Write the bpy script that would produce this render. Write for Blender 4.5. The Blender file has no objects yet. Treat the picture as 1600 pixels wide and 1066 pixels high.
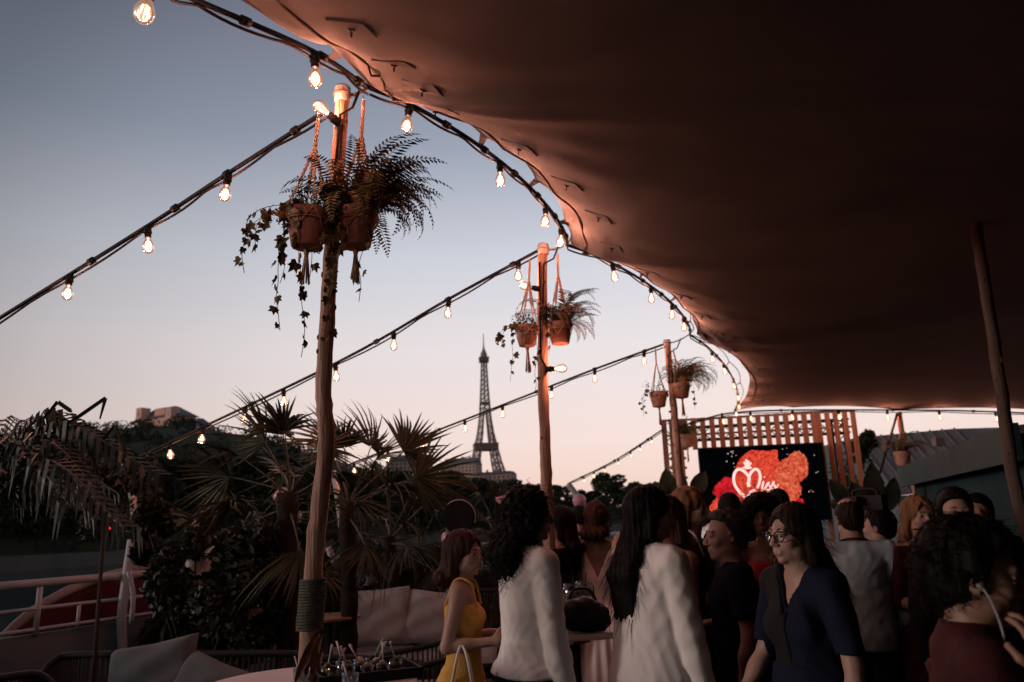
import bpy, bmesh, math, random
import numpy as np
from mathutils import Vector, Matrix, Euler

random.seed(7)
np.random.seed(7)
rad = math.radians
PI = math.pi
C = bpy.context.scene.collection
SC = bpy.context.scene

# ------------------------------------------------------------------ camera
CAM = Vector((0, 0, 1.62))
PITCH, ROLL, FPX = 13.2, 1.7, 1200.0
RM = Euler((rad(90 + PITCH), 0, 0)).to_matrix() @ Matrix.Rotation(rad(-ROLL), 3, 'Z')
cd = bpy.data.cameras.new('camera')
cam = bpy.data.objects.new('camera', cd)
C.objects.link(cam)
cam.location = CAM
cam.rotation_euler = RM.to_euler()
cd.sensor_width = 36
cd.lens = FPX / 1600 * 36
cd.clip_start = 0.05
cd.clip_end = 12000
cd.dof.use_dof = True
cd.dof.focus_distance = 3.7
cd.dof.aperture_fstop = 2.8
SC.camera = cam

# ------------------------------------------------------------------ sky
SUN_AZ, SUN_EL = 256.0, 7.0          # faint low dusk sun off to the camera's left (degrees, compass from +Y clockwise)
wd = bpy.data.worlds.new('World')
SC.world = wd
wd.use_nodes = True
nt = wd.node_tree
nt.nodes.clear()
def N(tree, t, **kw):
    n = tree.nodes.new(t)
    for k, v in kw.items():
        setattr(n, k, v)
    return n
sky = N(nt, 'ShaderNodeTexSky', sky_type='NISHITA', sun_disc=False)
sky.sun_elevation = rad(SUN_EL)
sky.sun_rotation = rad(SUN_AZ)
sky.altitude = 40
sky.air_density = 1.0
sky.dust_density = 2.0
sky.ozone_density = 2.0
tc = N(nt, 'ShaderNodeTexCoord')
sep = N(nt, 'ShaderNodeSeparateXYZ')
nt.links.new(tc.outputs['Generated'], sep.inputs[0])
# dusk colours by elevation (the afterglow low over the horizon, blue above)
ramp = N(nt, 'ShaderNodeValToRGB')
nt.links.new(sep.outputs['Z'], ramp.inputs[0])
cr = ramp.color_ramp
cr.elements[0].position = 0.0
cr.elements[0].color = (0.82, 0.55, 0.465, 1)
cr.elements[1].position = 1.0
cr.elements[1].color = (0.12, 0.145, 0.21, 1)
for p, c in ((0.10, (0.86, 0.68, 0.63, 1)), (0.22, (0.78, 0.71, 0.71, 1)), (0.33, (0.62, 0.63, 0.69, 1)), (0.46, (0.35, 0.38, 0.465, 1)), (0.62, (0.21, 0.225, 0.29, 1))):
    e = cr.elements.new(p)
    e.color = c
# brighter towards the afterglow, dimmer away from it
gl = N(nt, 'ShaderNodeVectorMath', operation='DOT_PRODUCT')
gl.inputs[1].default_value = (math.sin(rad(14)), math.cos(rad(14)), 0.0)
nt.links.new(tc.outputs['Generated'], gl.inputs[0])
half = N(nt, 'ShaderNodeMath', operation='MULTIPLY_ADD')
half.inputs[1].default_value = 0.5
half.inputs[2].default_value = 0.5
nt.links.new(gl.outputs['Value'], half.inputs[0])
mr = N(nt, 'ShaderNodeValToRGB')
mr.color_ramp.elements[0].position = 0.0
mr.color_ramp.elements[0].color = (.32, .32, .32, 1)
mr.color_ramp.elements[1].position = 1.0
mr.color_ramp.elements[1].color = (1.0, 1.0, 1.0, 1)
for p, c in ((0.5, .36), (0.72, .27), (0.78, .36), (0.84, .62), (0.93, .90)):
    e = mr.color_ramp.elements.new(p)
    e.color = (c, c, c, 1)
nt.links.new(half.outputs[0], mr.inputs[0])
mul = N(nt, 'ShaderNodeMixRGB', blend_type='MULTIPLY')
mul.inputs[0].default_value = 1
nt.links.new(ramp.outputs[0], mul.inputs[1])
nt.links.new(mr.outputs[0], mul.inputs[2])
bg1 = N(nt, 'ShaderNodeBackground')
bg1.inputs[1].default_value = 0.018
nt.links.new(sky.outputs[0], bg1.inputs[0])
bg2 = N(nt, 'ShaderNodeBackground')
bg2.inputs[1].default_value = 1.07
nt.links.new(mul.outputs[0], bg2.inputs[0])
addw = N(nt, 'ShaderNodeAddShader')
nt.links.new(bg1.outputs[0], addw.inputs[0])
nt.links.new(bg2.outputs[0], addw.inputs[1])
wo = N(nt, 'ShaderNodeOutputWorld')
nt.links.new(addw.outputs[0], wo.inputs[0])

# ------------------------------------------------------------------ the one sun, almost set
sl = bpy.data.lights.new('sun', 'SUN')
sl.energy = 0.85
sl.angle = rad(10)
sl.color = (1.0, 0.80, 0.72)
so = bpy.data.objects.new('sun', sl)
C.objects.link(so)
sd = Vector((math.sin(rad(SUN_AZ)) * math.cos(rad(SUN_EL)), math.cos(rad(SUN_AZ)) * math.cos(rad(SUN_EL)), math.sin(rad(SUN_EL))))
so.rotation_euler = sd.to_track_quat('Z', 'Y').to_euler()

SC.view_settings.view_transform = 'Standard'
SC.view_settings.look = 'None'
SC.view_settings.exposure = 0.0
SC.view_settings.gamma = 1
SC.view_settings.use_curve_mapping = False
SC.render.engine = 'CYCLES'
SC.cycles.use_denoising = True
SC.cycles.use_adaptive_sampling = True
SC.cycles.adaptive_threshold = 0.03
SC.cycles.max_bounces = 4
SC.cycles.diffuse_bounces = 2
SC.cycles.glossy_bounces = 2
SC.cycles.transmission_bounces = 4
SC.cycles.transparent_max_bounces = 12
SC.cycles.sample_clamp_indirect = 4
SC.cycles.caustics_reflective = False
SC.cycles.caustics_refractive = False

# ------------------------------------------------------------------ helpers
def at(px, py, Y):
    "the point of the place seen at photo pixel (px,py) that lies Y metres ahead"
    w = RM @ Vector(((px - 800) / FPX, (533 - py) / FPX, -1))
    return CAM + w * (Y / w.y)
def proj(p):
    v = RM.transposed() @ (Vector(p) - CAM)
    return (800 + FPX * v.x / -v.z, 533 - FPX * v.y / -v.z)

MATS = {}
def M(name, col, rough=0.7, var=0.22, scale=6.0, bump=0.0, bscale=40.0, metal=0.0, col2=None, stretch=None, spec=0.2, sheen=0.0, trans=0.0, coat=0.0, detail=4.0):
    if name in MATS:
        return MATS[name]
    m = bpy.data.materials.new(name)
    m.use_nodes = True
    t = m.node_tree
    b = t.nodes['Principled BSDF']
    b.inputs['Roughness'].default_value = rough
    b.inputs['Metallic'].default_value = metal
    b.inputs['Specular IOR Level'].default_value = spec
    b.inputs['Sheen Weight'].default_value = sheen
    b.inputs['Coat Weight'].default_value = coat
    if trans:
        b.inputs['Transmission Weight'].default_value = trans
    tcn = N(t, 'ShaderNodeTexCoord')
    vec = tcn.outputs['Object']
    if stretch:
        mp = N(t, 'ShaderNodeMapping')
        mp.inputs['Scale'].default_value = stretch
        t.links.new(vec, mp.inputs[0])
        vec = mp.outputs[0]
    nz = N(t, 'ShaderNodeTexNoise')
    nz.inputs['Scale'].default_value = scale
    nz.inputs['Detail'].default_value = detail
    t.links.new(vec, nz.inputs['Vector'])
    r = N(t, 'ShaderNodeValToRGB')
    lo = [max(0, c * (1 - var)) for c in col]
    hi = [min(1, c * (1 + var)) for c in (col2 or col)]
    r.color_ramp.elements[0].position = 0.32
    r.color_ramp.elements[1].position = 0.68
    r.color_ramp.elements[0].color = (*lo, 1)
    r.color_ramp.elements[1].color = (*hi, 1)
    t.links.new(nz.outputs['Fac'], r.inputs[0])
    t.links.new(r.outputs[0], b.inputs['Base Color'])
    if bump:
        n2 = N(t, 'ShaderNodeTexNoise')
        n2.inputs['Scale'].default_value = bscale
        n2.inputs['Detail'].default_value = 5
        t.links.new(vec, n2.inputs['Vector'])
        bp = N(t, 'ShaderNodeBump')
        bp.inputs['Strength'].default_value = bump
        bp.inputs['Distance'].default_value = 0.02
        t.links.new(n2.outputs['Fac'], bp.inputs['Height'])
        t.links.new(bp.outputs[0], b.inputs['Normal'])
    MATS[name] = m
    return m

def emit_mat(name, col, strength):
    if name in MATS:
        return MATS[name]
    m = bpy.data.materials.new(name)
    m.use_nodes = True
    t = m.node_tree
    t.nodes.clear()
    e = N(t, 'ShaderNodeEmission')
    e.inputs[0].default_value = (*col, 1)
    e.inputs[1].default_value = strength
    o = N(t, 'ShaderNodeOutputMaterial')
    t.links.new(e.outputs[0], o.inputs[0])
    MATS[name] = m
    return m

def wm(o):
    m = o.matrix_basis.copy()
    while o.parent:
        o = o.parent
        m = o.matrix_basis @ m
    return m

def obj(name, mesh, mat=None, parent=None):
    o = bpy.data.objects.new(name, mesh)
    C.objects.link(o)
    if parent:
        o.parent = parent
    if mat is not None and mesh is not None and len(mesh.materials) == 0:
        mesh.materials.append(mat)
    return o
def tag(o, label=None, cat=None, group=None, kind=None):
    if label: o['label'] = label
    if cat: o['category'] = cat
    if group: o['group'] = group
    if kind: o['kind'] = kind
    return o
def thing(name, label, cat, loc=(0, 0, 0), rz=0.0, group=None):
    o = bpy.data.objects.new(name, None)
    C.objects.link(o)
    o.location = loc
    o.rotation_euler = (0, 0, rz)
    o.empty_display_size = 0.1
    return tag(o, label, cat, group)

class MB:
    "collects shapes; build() links them as one mesh object"
    def __init__(s):
        s.v = []
        s.f = []
    def add(s, vs, fs):
        n = len(s.v)
        s.v.extend([tuple(p) for p in vs])
        s.f.extend([tuple(i + n for i in f) for f in fs])
        return s
    def box(s, c, d, m=None):
        c = Vector(c)
        vs = []
        for x in (-.5, .5):
            for y in (-.5, .5):
                for z in (-.5, .5):
                    p = Vector((x * d[0], y * d[1], z * d[2]))
                    if m is not None:
                        p = m @ p
                    vs.append(c + p)
        return s.add(vs, [(0, 1, 3, 2), (4, 6, 7, 5), (0, 4, 5, 1), (2, 3, 7, 6), (0, 2, 6, 4), (1, 5, 7, 3)])
    def bar(s, a, b, w, h=None, up=(0, 0, 1)):
        a, b = Vector(a), Vector(b)
        h = h or w
        d = (b - a)
        L = d.length
        if L < 1e-6:
            return s
        z = d / L
        up = Vector(up)
        if abs(z.dot(up)) > 0.98:
            up = Vector((0, 1, 0))
        x = up.cross(z).normalized()
        y = z.cross(x)
        m = Matrix((x, y, z)).transposed()
        return s.box((a + b) / 2, (w, h, L), m)
    def tube(s, pts, r, n=8, cap=True):
        pts = [Vector(p) for p in pts]
        k = len(pts)
        rs = r if isinstance(r, (list, tuple)) else [r] * k
        vs, fs = [], []
        t0 = (pts[1] - pts[0]).normalized()
        ref = Vector((0, 0, 1)) if abs(t0.z) < 0.9 else Vector((1, 0, 0))
        x = ref.cross(t0).normalized()
        for i, p in enumerate(pts):
            if i == 0: t = pts[1] - pts[0]
            elif i == k - 1: t = pts[-1] - pts[-2]
            else: t = pts[i + 1] - pts[i - 1]
            if t.length < 1e-9: t = t0.copy()
            t.normalize()
            x = (x - t * x.dot(t))
            if x.length < 1e-6: x = Vector((1, 0, 0)).cross(t)
            x.normalize()
            y = t.cross(x)
            for j in range(n):
                a = 2 * PI * j / n
                vs.append(p + (x * math.cos(a) + y * math.sin(a)) * rs[i])
        for i in range(k - 1):
            for j in range(n):
                fs.append((i * n + j, i * n + (j + 1) % n, (i + 1) * n + (j + 1) % n, (i + 1) * n + j))
        if cap:
            fs.append(tuple(range(n - 1, -1, -1)))
            fs.append(tuple((k - 1) * n + j for j in range(n)))
        return s.add(vs, fs)
    def lathe(s, prof, n=20, m=None, close=True):
        m = m or Matrix.Identity(4)
        vs, fs = [], []
        k = len(prof)
        for (r, z) in prof:
            for j in range(n):
                a = 2 * PI * j / n
                vs.append(m @ Vector((r * math.cos(a), r * math.sin(a), z)))
        for i in range(k - 1):
            for j in range(n):
                fs.append((i * n + j, i * n + (j + 1) % n, (i + 1) * n + (j + 1) % n, (i + 1) * n + j))
        if close:
            if prof[0][0] > 1e-4: fs.append(tuple(range(n - 1, -1, -1)))
            if prof[-1][0] > 1e-4: fs.append(tuple((k - 1) * n + j for j in range(n)))
        return s.add(vs, fs)
    def ball(s, c, r, n=12, m=8):
        c = Vector(c)
        rr = r if isinstance(r, (tuple, list)) else (r, r, r)
        vs, fs = [], []
        for i in range(m + 1):
            t = PI * i / m
            for j in range(n):
                a = 2 * PI * j / n
                vs.append((c.x + rr[0] * math.sin(t) * math.cos(a), c.y + rr[1] * math.sin(t) * math.sin(a), c.z + rr[2] * math.cos(t)))
        for i in range(m):
            for j in range(n):
                fs.append((i * n + j, (i + 1) * n + j, (i + 1) * n + (j + 1) % n, i * n + (j + 1) % n))
        return s.add(vs, fs)
    def mesh(s, name, smooth=False):
        me = bpy.data.meshes.new(name)
        me.from_pydata(s.v, [], s.f)
        if smooth:
            me.polygons.foreach_set('use_smooth', [True] * len(me.polygons))
        me.update()
        return me
    def build(s, name, mat, parent=None, smooth=False, world=False, auto=None):
        if world and parent:
            im = wm(parent).inverted()
            s.v = [tuple(im @ Vector(p)) for p in s.v]
        me = s.mesh(name, smooth)
        if auto and smooth:
            me.set_sharp_from_angle(angle=rad(auto))
        return obj(name, me, mat, parent)

def struct(name, mb, mat, smooth=False):
    o = mb.build(name, mat, None, smooth)
    o['kind'] = 'structure'
    return o

def smooth_path(pts, n=8):
    "Catmull-Rom through points"
    P = [Vector(p) for p in pts]
    P = [P[0] * 2 - P[1]] + P + [P[-1] * 2 - P[-2]]
    out = []
    for i in range(1, len(P) - 2):
        for k in range(n):
            t = k / n
            a, b, c, d = P[i - 1], P[i], P[i + 1], P[i + 2]
            out.append(0.5 * ((2 * b) + (c - a) * t + (2 * a - 5 * b + 4 * c - d) * t * t + (3 * b - a - 3 * c + d) * t ** 3))
    out.append(P[-2].copy())
    return out

def leaf_cloud(mb, centers, count, size, rng, flat=0.0):
    "count leaf quads spread over ellipsoid clumps centers=[(c, r, weight)]"
    ws = np.array([w for _, _, w in centers], float)
    ws /= ws.sum()
    idx = rng.choice(len(centers), count, p=ws)
    u = rng.normal(size=(count, 3))
    u /= np.linalg.norm(u, axis=1)[:, None]
    rr = rng.uniform(0.45, 1.0, count) ** 0.6
    cs = np.array([tuple(centers[i][0]) for i in range(len(centers))])
    rs = np.array([tuple(centers[i][1]) if hasattr(centers[i][1], '__len__') else (centers[i][1],) * 3 for i in range(len(centers))])
    p = cs[idx] + u * rr[:, None] * rs[idx]
    a = rng.normal(size=(count, 3))
    a[:, 2] *= (1 - flat)
    a /= np.linalg.norm(a, axis=1)[:, None]
    b = np.cross(a, rng.normal(size=(count, 3)))
    b /= np.linalg.norm(b, axis=1)[:, None]
    sz = size * rng.uniform(0.6, 1.4, count)[:, None]
    n0 = len(mb.v)
    q = np.stack([p - a * sz, p + b * sz * 0.42, p + a * sz, p - b * sz * 0.42], 1).reshape(-1, 3)
    mb.v.extend(map(tuple, q.tolist()))
    mb.f.extend([(n0 + 4 * i, n0 + 4 * i + 1, n0 + 4 * i + 2, n0 + 4 * i + 3) for i in range(count)])

# boat axis: everything on board runs along it
UX, UY = 0.418, 0.908
def on_line(px, a, s=0.46):
    "where the photo column px (at eye height) meets the line x = a + s*y"
    w = RM @ Vector(((px - 800) / FPX, (533 - 815) / FPX, -1))
    k = w.x / w.y
    y = a / (k - s)
    return k * y, y
RAILA = -7.3
# ================================================================== the setting
m_deck = M('deck_boards', (0.09, 0.065, 0.05), 0.7, 0.3, 3, 0.2, 30, stretch=(8, 1, 1))
m_water = M('river_water', (0.02, 0.035, 0.04), 0.12, 0.2, 0.4, 0.35, 1.2, spec=0.5)
m_stone = M('quay_stone', (0.12, 0.105, 0.097), 0.85, 0.2, 0.35, 0.2, 3)
m_land = M('bank_ground', (0.035, 0.04, 0.026), 0.95, 0.3, 0.05)
m_white = M('white_painted_steel', (0.36, 0.37, 0.38), 0.45, 0.1, 4, 0.05, 60)
m_hullgrey = M('bulwark_paint', (0.12, 0.15, 0.16), 0.6, 0.15, 2)
m_black = M('black_rubber', (0.012, 0.012, 0.013), 0.55, 0.2, 20)

def offs(a, y, z):
    return Vector((a + 0.46 * y, y, z))

# river and banks
mb = MB(); mb.add([(-5000, -600, -2.2), (5000, -600, -2.2), (5000, 9000, -2.2), (-5000, 9000, -2.2)], [(0, 1, 2, 3)])
struct('river', mb, m_water)
mb = MB()
BA = -95.0
for (y0, y1) in ((-150, 60), (60, 300), (300, 1500)):
    mb.add([offs(BA, y0, -0.65), offs(BA, y1, -0.65), offs(BA - 9, y1, -0.65), offs(BA - 9, y0, -0.65), offs(BA, y0, -2.6), offs(BA, y1, -2.6)], [(0, 1, 2, 3), (4, 5, 1, 0)])
struct('far_quay', mb, m_stone)
mb = MB()
mb.add([offs(BA - 9, -150, -0.65), offs(BA - 9, 1500, -0.65), offs(BA - 9.6, 1500, 1.65), offs(BA - 9.6, -150, 1.65)], [(0, 1, 2, 3)])
struct('far_embankment', mb, m_land)
# unseen wall added beside and behind the barge, keeping light off the crowd
mb = MB()
mb.add([offs(19, -140, -0.5), offs(19, 26, -0.5), offs(19, 26, 8.5), offs(19, -140, 8.5), offs(21, -140, 8.5), offs(21, 26, 8.5), offs(21, 26, -0.5)], [(0, 1, 2, 3), (3, 2, 5, 4), (1, 6, 5, 2)])
qw = mb.build('unseen_block_wall', m_stone)
tag(qw, 'high unseen stone wall added along the near bank to block light', 'wall')
mb = MB(); mb.add([offs(12.5, -200, -0.5), offs(12.5, 1500, -0.5), (3000, 1500, -0.5), (3000, -200, -0.5), offs(12.5, -200, -2.6), offs(12.5, 1500, -2.6)], [(3, 2, 1, 0), (0, 1, 5, 4)])
struct('near_bank', mb, m_land)

# terrain beyond the far quay: rises to the hill that carries the pale palace
def terrain_h(k, y):
    "height by view slope k = x/y (from far left to centre) and distance"
    ridge = np.interp(k, [-2.0, -0.9, -0.62, -0.44, -0.34, -0.16, -0.03, 0.15], [62, 66, 73, 77, 66, 36, 21, 8])
    t = min(max((y - 240) / 330, 0), 1)
    t = t * t * (3 - 2 * t)
    return 1.6 + (ridge - 1.6) * t
mb = MB()
ks = np.linspace(-2.2, 0.44, 56)
ts = np.linspace(0, 1, 26)
vs = []
for k in ks:
    ystart = (BA - 9) / (min(k, 0.43) - 0.46) if k < 0.45 else 3000
    ystart = min(max(ystart, 30), 1700)
    for t in ts:
        y = ystart + (2600 - ystart) * t ** 2.2
        vs.append((k * y, y, 1.6 if t == 0 else max(1.6, terrain_h(k, y)) if y < 800 else terrain_h(k, 800) * max(0, 1 - (y - 800) / 1500) + 1.6))
nk, ntt = len(ks), len(ts)
mb.add(vs, [(i * ntt + j, (i + 1) * ntt + j, (i + 1) * ntt + j + 1, i * ntt + j + 1) for i in range(nk - 1) for j in range(ntt - 1)])
struct('hill', mb, m_land, True)

# the deck of the moored barge
mb = MB()
def quad_prism(a0, a1, y0, y1, z0, z1):
    m = MB()
    p = [offs(a0, y0, z1), offs(a1, y0, z1), offs(a1, y1, z1), offs(a0, y1, z1)]
    q = [Vector((v.x, v.y, z0)) for v in p]
    m.add(p + q, [(0, 1, 2, 3), (4, 7, 6, 5), (0, 4, 5, 1), (1, 5, 6, 2), (2, 6, 7, 3), (3, 7, 4, 0)])
    return m
struct('deck', quad_prism(RAILA - 0.1, 10.5, -12, 26, -2.4, 0.0), m_deck)
# deck planks near the camera side of the lounge, each its own board
pl_root = bpy.data.objects['deck']
bmesh_plank = None
for i in range(38):
    a = RAILA + 0.08 + i * 0.145
    m = MB()
    p = [offs(a, 3.0, 0.022), offs(a + 0.135, 3.0, 0.022), offs(a + 0.135, 16, 0.022), offs(a, 16, 0.022)]
    q = [Vector((v.x, v.y, 0.002)) for v in p]
    m.add(p + q, [(0, 1, 2, 3), (0, 4, 5, 1), (1, 5, 6, 2), (2, 6, 7, 3), (3, 7, 4, 0)])
    m.build('plank', m_deck, pl_root)
# steel bulwark below the railing
o = quad_prism(RAILA - 0.1, RAILA - 0.02, 1.0, 24, 0.002, 0.80).build('bulwark', m_hullgrey)
tag(o, 'dull grey steel bulwark under the white railing', 'bulwark')

# white railing: parts = rails and posts
rail = thing('deck_railing', 'white tubular railing with thick top rail along the deck edge', 'railing', offs(RAILA, 6, 0.8))
for nm, z, r in (('top_rail', 1.22, 0.036), ('middle_rail', 1.01, 0.016), ('lower_rail', 0.84, 0.016)):
    MB().tube([offs(RAILA, 1.5, z), offs(RAILA, 24, z)], r, 10).build(nm, m_white, rail, True, True)
for y in (3.2, 4.9, 6.65 + 0.25, 8.6, 10.4, 12.2, 14.1, 16, 18):
    MB().tube([offs(RAILA, y, 0.8), offs(RAILA, y, 1.2)], 0.024, 8).build('post', m_white, rail, True, True)
    MB().tube([offs(RAILA, y + 0.35, 0.8), offs(RAILA, y + 0.35, 1.0)], 0.015, 6).build('baluster', m_white, rail, True, True)

# red boards with pale rims behind the railing (on the outer side)
m_red = M('red_board_paint', (0.085, 0.006, 0.010), 0.55, 0.15, 3)
m_rim = M('pale_rim', (0.24, 0.18, 0.16), 0.6, 0.1, 5)
def rail_pt(a_off, y, z):
    return offs(RAILA + a_off, y, z)
rb = thing('red_arched_board', 'red half-round board with pale curved rim beyond the railing', 'board', rail_pt(-0.45, 7.4, 0.0))
arc = [rail_pt(-0.45, 8.45 - 1.5 * math.cos(t), 0.45 + 0.80 * math.sin(t)) for t in np.linspace(0, PI, 25)]
m = MB()
nrm = Vector((-UY, UX, 0)) * 0.04
n = len(arc)
m.add(arc + [p + nrm for p in arc], [tuple(range(n)), tuple(range(2 * n - 1, n - 1, -1))] + [(i, i + n, i + 1 + n, i + 1) for i in range(n - 1)])
m.build('panel', m_red, rb, False, True)
MB().tube(arc, 0.045, 8).build('rim', m_rim, rb, True, True)
rb = thing('red_square_board', 'red upright square board with pale top edge beyond the railing', 'board', rail_pt(-0.45, 6.0, 0.0))
m = MB()
q = [rail_pt(-0.45, y, z) for (y, z) in ((5.0, 0.2), (6.86, 0.2), (6.86, 1.1), (5.0, 1.1))]
m.add(q + [p + nrm for p in q], [(0, 1, 2, 3), (7, 6, 5, 4), (0, 4, 5, 1), (1, 5, 6, 2), (2, 6, 7, 3), (3, 7, 4, 0)])
m.build('panel', m_red, rb, False, True)
MB().bar(rail_pt(-0.47, 5.0, 1.115), rail_pt(-0.47, 6.86, 1.115), 0.06, 0.03).build('rim', m_rim, rb, False, True)

# ================================================================== stretch tent
def fabric_mat():
    m = M('tent_fabric', (0.225, 0.26, 0.295), 0.8, 0.10, 1.2, 0.3, 300, sheen=0.1, spec=0.1)
    return m
m_fab = fabric_mat()
m_hem = M('tent_hem_tape', (0.14, 0.115, 0.10), 0.8, 0.15, 20)
A0 = Vector((-1.75, 0.75, 3.05))
A1 = at(578, 134, 3.36)
A2 = at(887, 381, 5.55)
A3 = at(1078, 522, 8.7)
CO = at(1147, 641, 14.7)
FR = at(1640, 641, 15.2)
FR2 = Vector((15.5, 14.2, 3.0))
def scallop(a, b, inward, n, up=0.05):
    "edge curve between two tie points, drawn in towards the tent"
    out = []
    for i in range(n):
        t = i / n
        p = a.lerp(b, t)
        s = 4 * t * (1 - t)
        s = s ** 0.8
        d = (b - a); d.z = 0; d.normalize()
        out.append(p + Vector((d.y, -d.x, 0)) * inward * s + Vector((0, 0, up * s)))
    return out
AB = Vector((-4.2, -3.0, 2.3)); AB2 = Vector((-6.0, -8.5, 0.3))
nseg = 22
edge = scallop(AB2, AB, 0.3, nseg // 2) + scallop(AB, A0, 0.5, nseg // 2)
e_near = smooth_path([A0, at(250, -80, 1.75), at(382, 0, 2.4), at(470, 56, 2.85), at(520, 70, 3.0), at(560, 112, 3.22), A1], 4)
edge += e_near[:-1]
EDGES = [scallop(A1, A2, 0.225, nseg, 0.06), scallop(A2, A3, 0.25, nseg, 0.05), scallop(A3, CO, 0.31, nseg, 0.06)]
for _e, _a, _b in zip(EDGES, (A1, A2, A3), (A2, A3, CO)):
    _d = (_b - _a); _d.z = 0; _d.normalize()
    for _i in range(nseg):
        _e[_i] = _e[_i] + Vector((_d.y, -_d.x, 0.2)) * 0.035 * abs(math.sin(PI * (_i - 1) / 6.0)) * (1 if 0 < _i else 0)
    edge += _e
edge += [CO]
L = edge
nu = len(L)
acc = [0.0]
for i in range(1, nu):
    acc.append(acc[-1] + (L[i] - L[i - 1]).length)
acc = [a / acc[-1] for a in acc]
nv = 64
Rb, Rf = Vector((13.0, -9.5, 0.4)), FR2
def front_edge(v):
    "far hem from the corner CO to the right, shallow scallops between ties"
    pts = [CO, at(1240, 636, 14.9), at(1400, 640, 15.1), FR, Vector((12, 14.8, 3.25)), FR2]
    x = v * (len(pts) - 1)
    i = min(int(x), len(pts) - 2)
    t = x - i
    p = pts[i].lerp(pts[i + 1], t)
    return p + Vector((0, -0.12 * 4 * t * (1 - t), 0.035 * 4 * t * (1 - t)))
vs = []
LS = []
ldir = (CO - A1); ldir.z = 0; ldir.normalize()
for p in L:
    s_ = (p - A1).dot(ldir)
    q = A1 + ldir * s_
    q.z = 3.60 if s_ > -3 else max(0.3, 3.60 - (-3 - s_) * 0.42)
    if p.y < 0.9: q = q.lerp(p, min(1, (0.9 - p.y) / 4))
    LS.append(q)
ties = [i for i, p in enumerate(L) if any((p - q).length < 1e-4 for q in (A0, A1, A2, A3))]
for i in range(nu):
    u = acc[i]
    R = Rb.lerp(Rf, u ** 0.9)
    R.z = 0.9 + 2.1 * max(0, (u - 0.6) / 0.4)
    dt = min([abs(u - acc[k]) for k in ties] + [9])
    for j in range(nv):
        v = (j / (nv - 1)) ** 1.9
        dist = v * 13.0
        fade = math.exp(-dist / 0.7)
        Ls = L[i] * fade + LS[i] * (1 - fade)
        p = Ls.lerp(R, v)
        p.z = Ls.z + (R.z - Ls.z) * v ** 2.4
        bul = 0.30 * math.sin(PI * v) ** 2 - 0.22 * (1 - math.exp(-v * 13 / 0.55)) * math.exp(-v * 13 / 6.0) * (0.25 + 0.75 * math.sin(PI * min(1, max(0.02, (1 - u) * 1.9 if u > 0.47 else 1.0)) / 2))
        if u > 0.98: bul *= 1
        # far hem: blend the last rows onto the straight far edge
        w = max(0.0, (u - 0.70) / 0.30) ** 2.2
        fe = front_edge(v)
        p = p.lerp(Vector((fe.x, p.y * (1 - w) + fe.y * w, p.z)), w)
        p.z = (p.z + bul) * (1 - w) + (fe.z) * w
        # gathers radiating from the tie points
        g = 0.0
        for k in ties:
            q = L[k]
            dx, dy = p.x - q.x, p.y - q.y
            r = math.hypot(dx, dy)
            if 0.02 < r < 2.0:
                ang = math.atan2(dy, dx)
                g += 0.05 * math.sin(ang * 17 + k) * math.sin(ang * 7 + k * 2) * min(1, r / 0.25) * math.exp(-r / 0.55)
                g -= 0.012 * math.exp(-(r / 0.35) ** 2) * min(1, r / 0.15)
        edge_flap = 0.05 * math.exp(-(v / 0.006)) if 0 < v else 0
        p.z += g + 0.006 * math.sin(i * 0.9) * math.exp(-v / 0.01) + 0.004 * (math.sin(p.x * 13 + 3 * math.sin(p.y * 4)) * math.sin(p.y * 11 + 2 * math.sin(p.x * 5))) * min(1, v / 0.004) * (1 - w)
        vs.append(p)
mb = MB()
mb.add(vs, [(i * nv + j, i * nv + j + 1, (i + 1) * nv + j + 1, (i + 1) * nv + j) for i in range(nu - 1) for j in range(nv - 1)])
tent = thing('stretch_tent', 'large brown stretch-fabric tent roof over the party, edges lit by bulbs', 'tent', (4, 6, 0))
canopy = mb.build('canopy', m_fab, tent, True, True)
sm = canopy.modifiers.new('subdivision', 'SUBSURF'); sm.levels = 1; sm.render_levels = 1
so_ = canopy.modifiers.new('thickness', 'SOLIDIFY'); so_.thickness = 0.006; so_.offset = 1
def cpt(i, jf):
    j0 = int(jf); j0 = min(j0, nv - 2); t = jf - j0
    return vs[i * nv + j0].lerp(vs[i * nv + j0 + 1], t)
def cnorm(i, j):
    a = vs[i * nv + j + 1] - vs[i * nv + j]
    b = vs[min(i + 1, nu - 1) * nv + j] - vs[max(i - 1, 0) * nv + j]
    n_ = a.cross(b).normalized()
    return n_ if n_.z < 0 else -n_
# sewn hem line a hand's width in from the edge, and the hem itself
i0 = nseg
hem = []
for i in range(i0, nu):
    base = vs[i * nv]
    jf = 0
    while jf < nv - 2 and (cpt(i, jf) - base).length < 0.13: jf += 0.1
    hem.append(cpt(i, jf) + cnorm(i, min(int(jf), nv - 2)) * 0.006)
MB().tube(hem, 0.006, 5).build('hem_cord', m_hem, tent, True, True)
MB().tube([p + Vector((0, 0, -0.003)) for p in L[i0:]], 0.006, 5).build('edge_binding', m_fab, tent, True, True)
MB().tube([vs[(nu - 1) * nv + j] for j in range(nv)], 0.010, 5).build('far_edge_binding', m_fab, tent, True, True)
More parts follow.
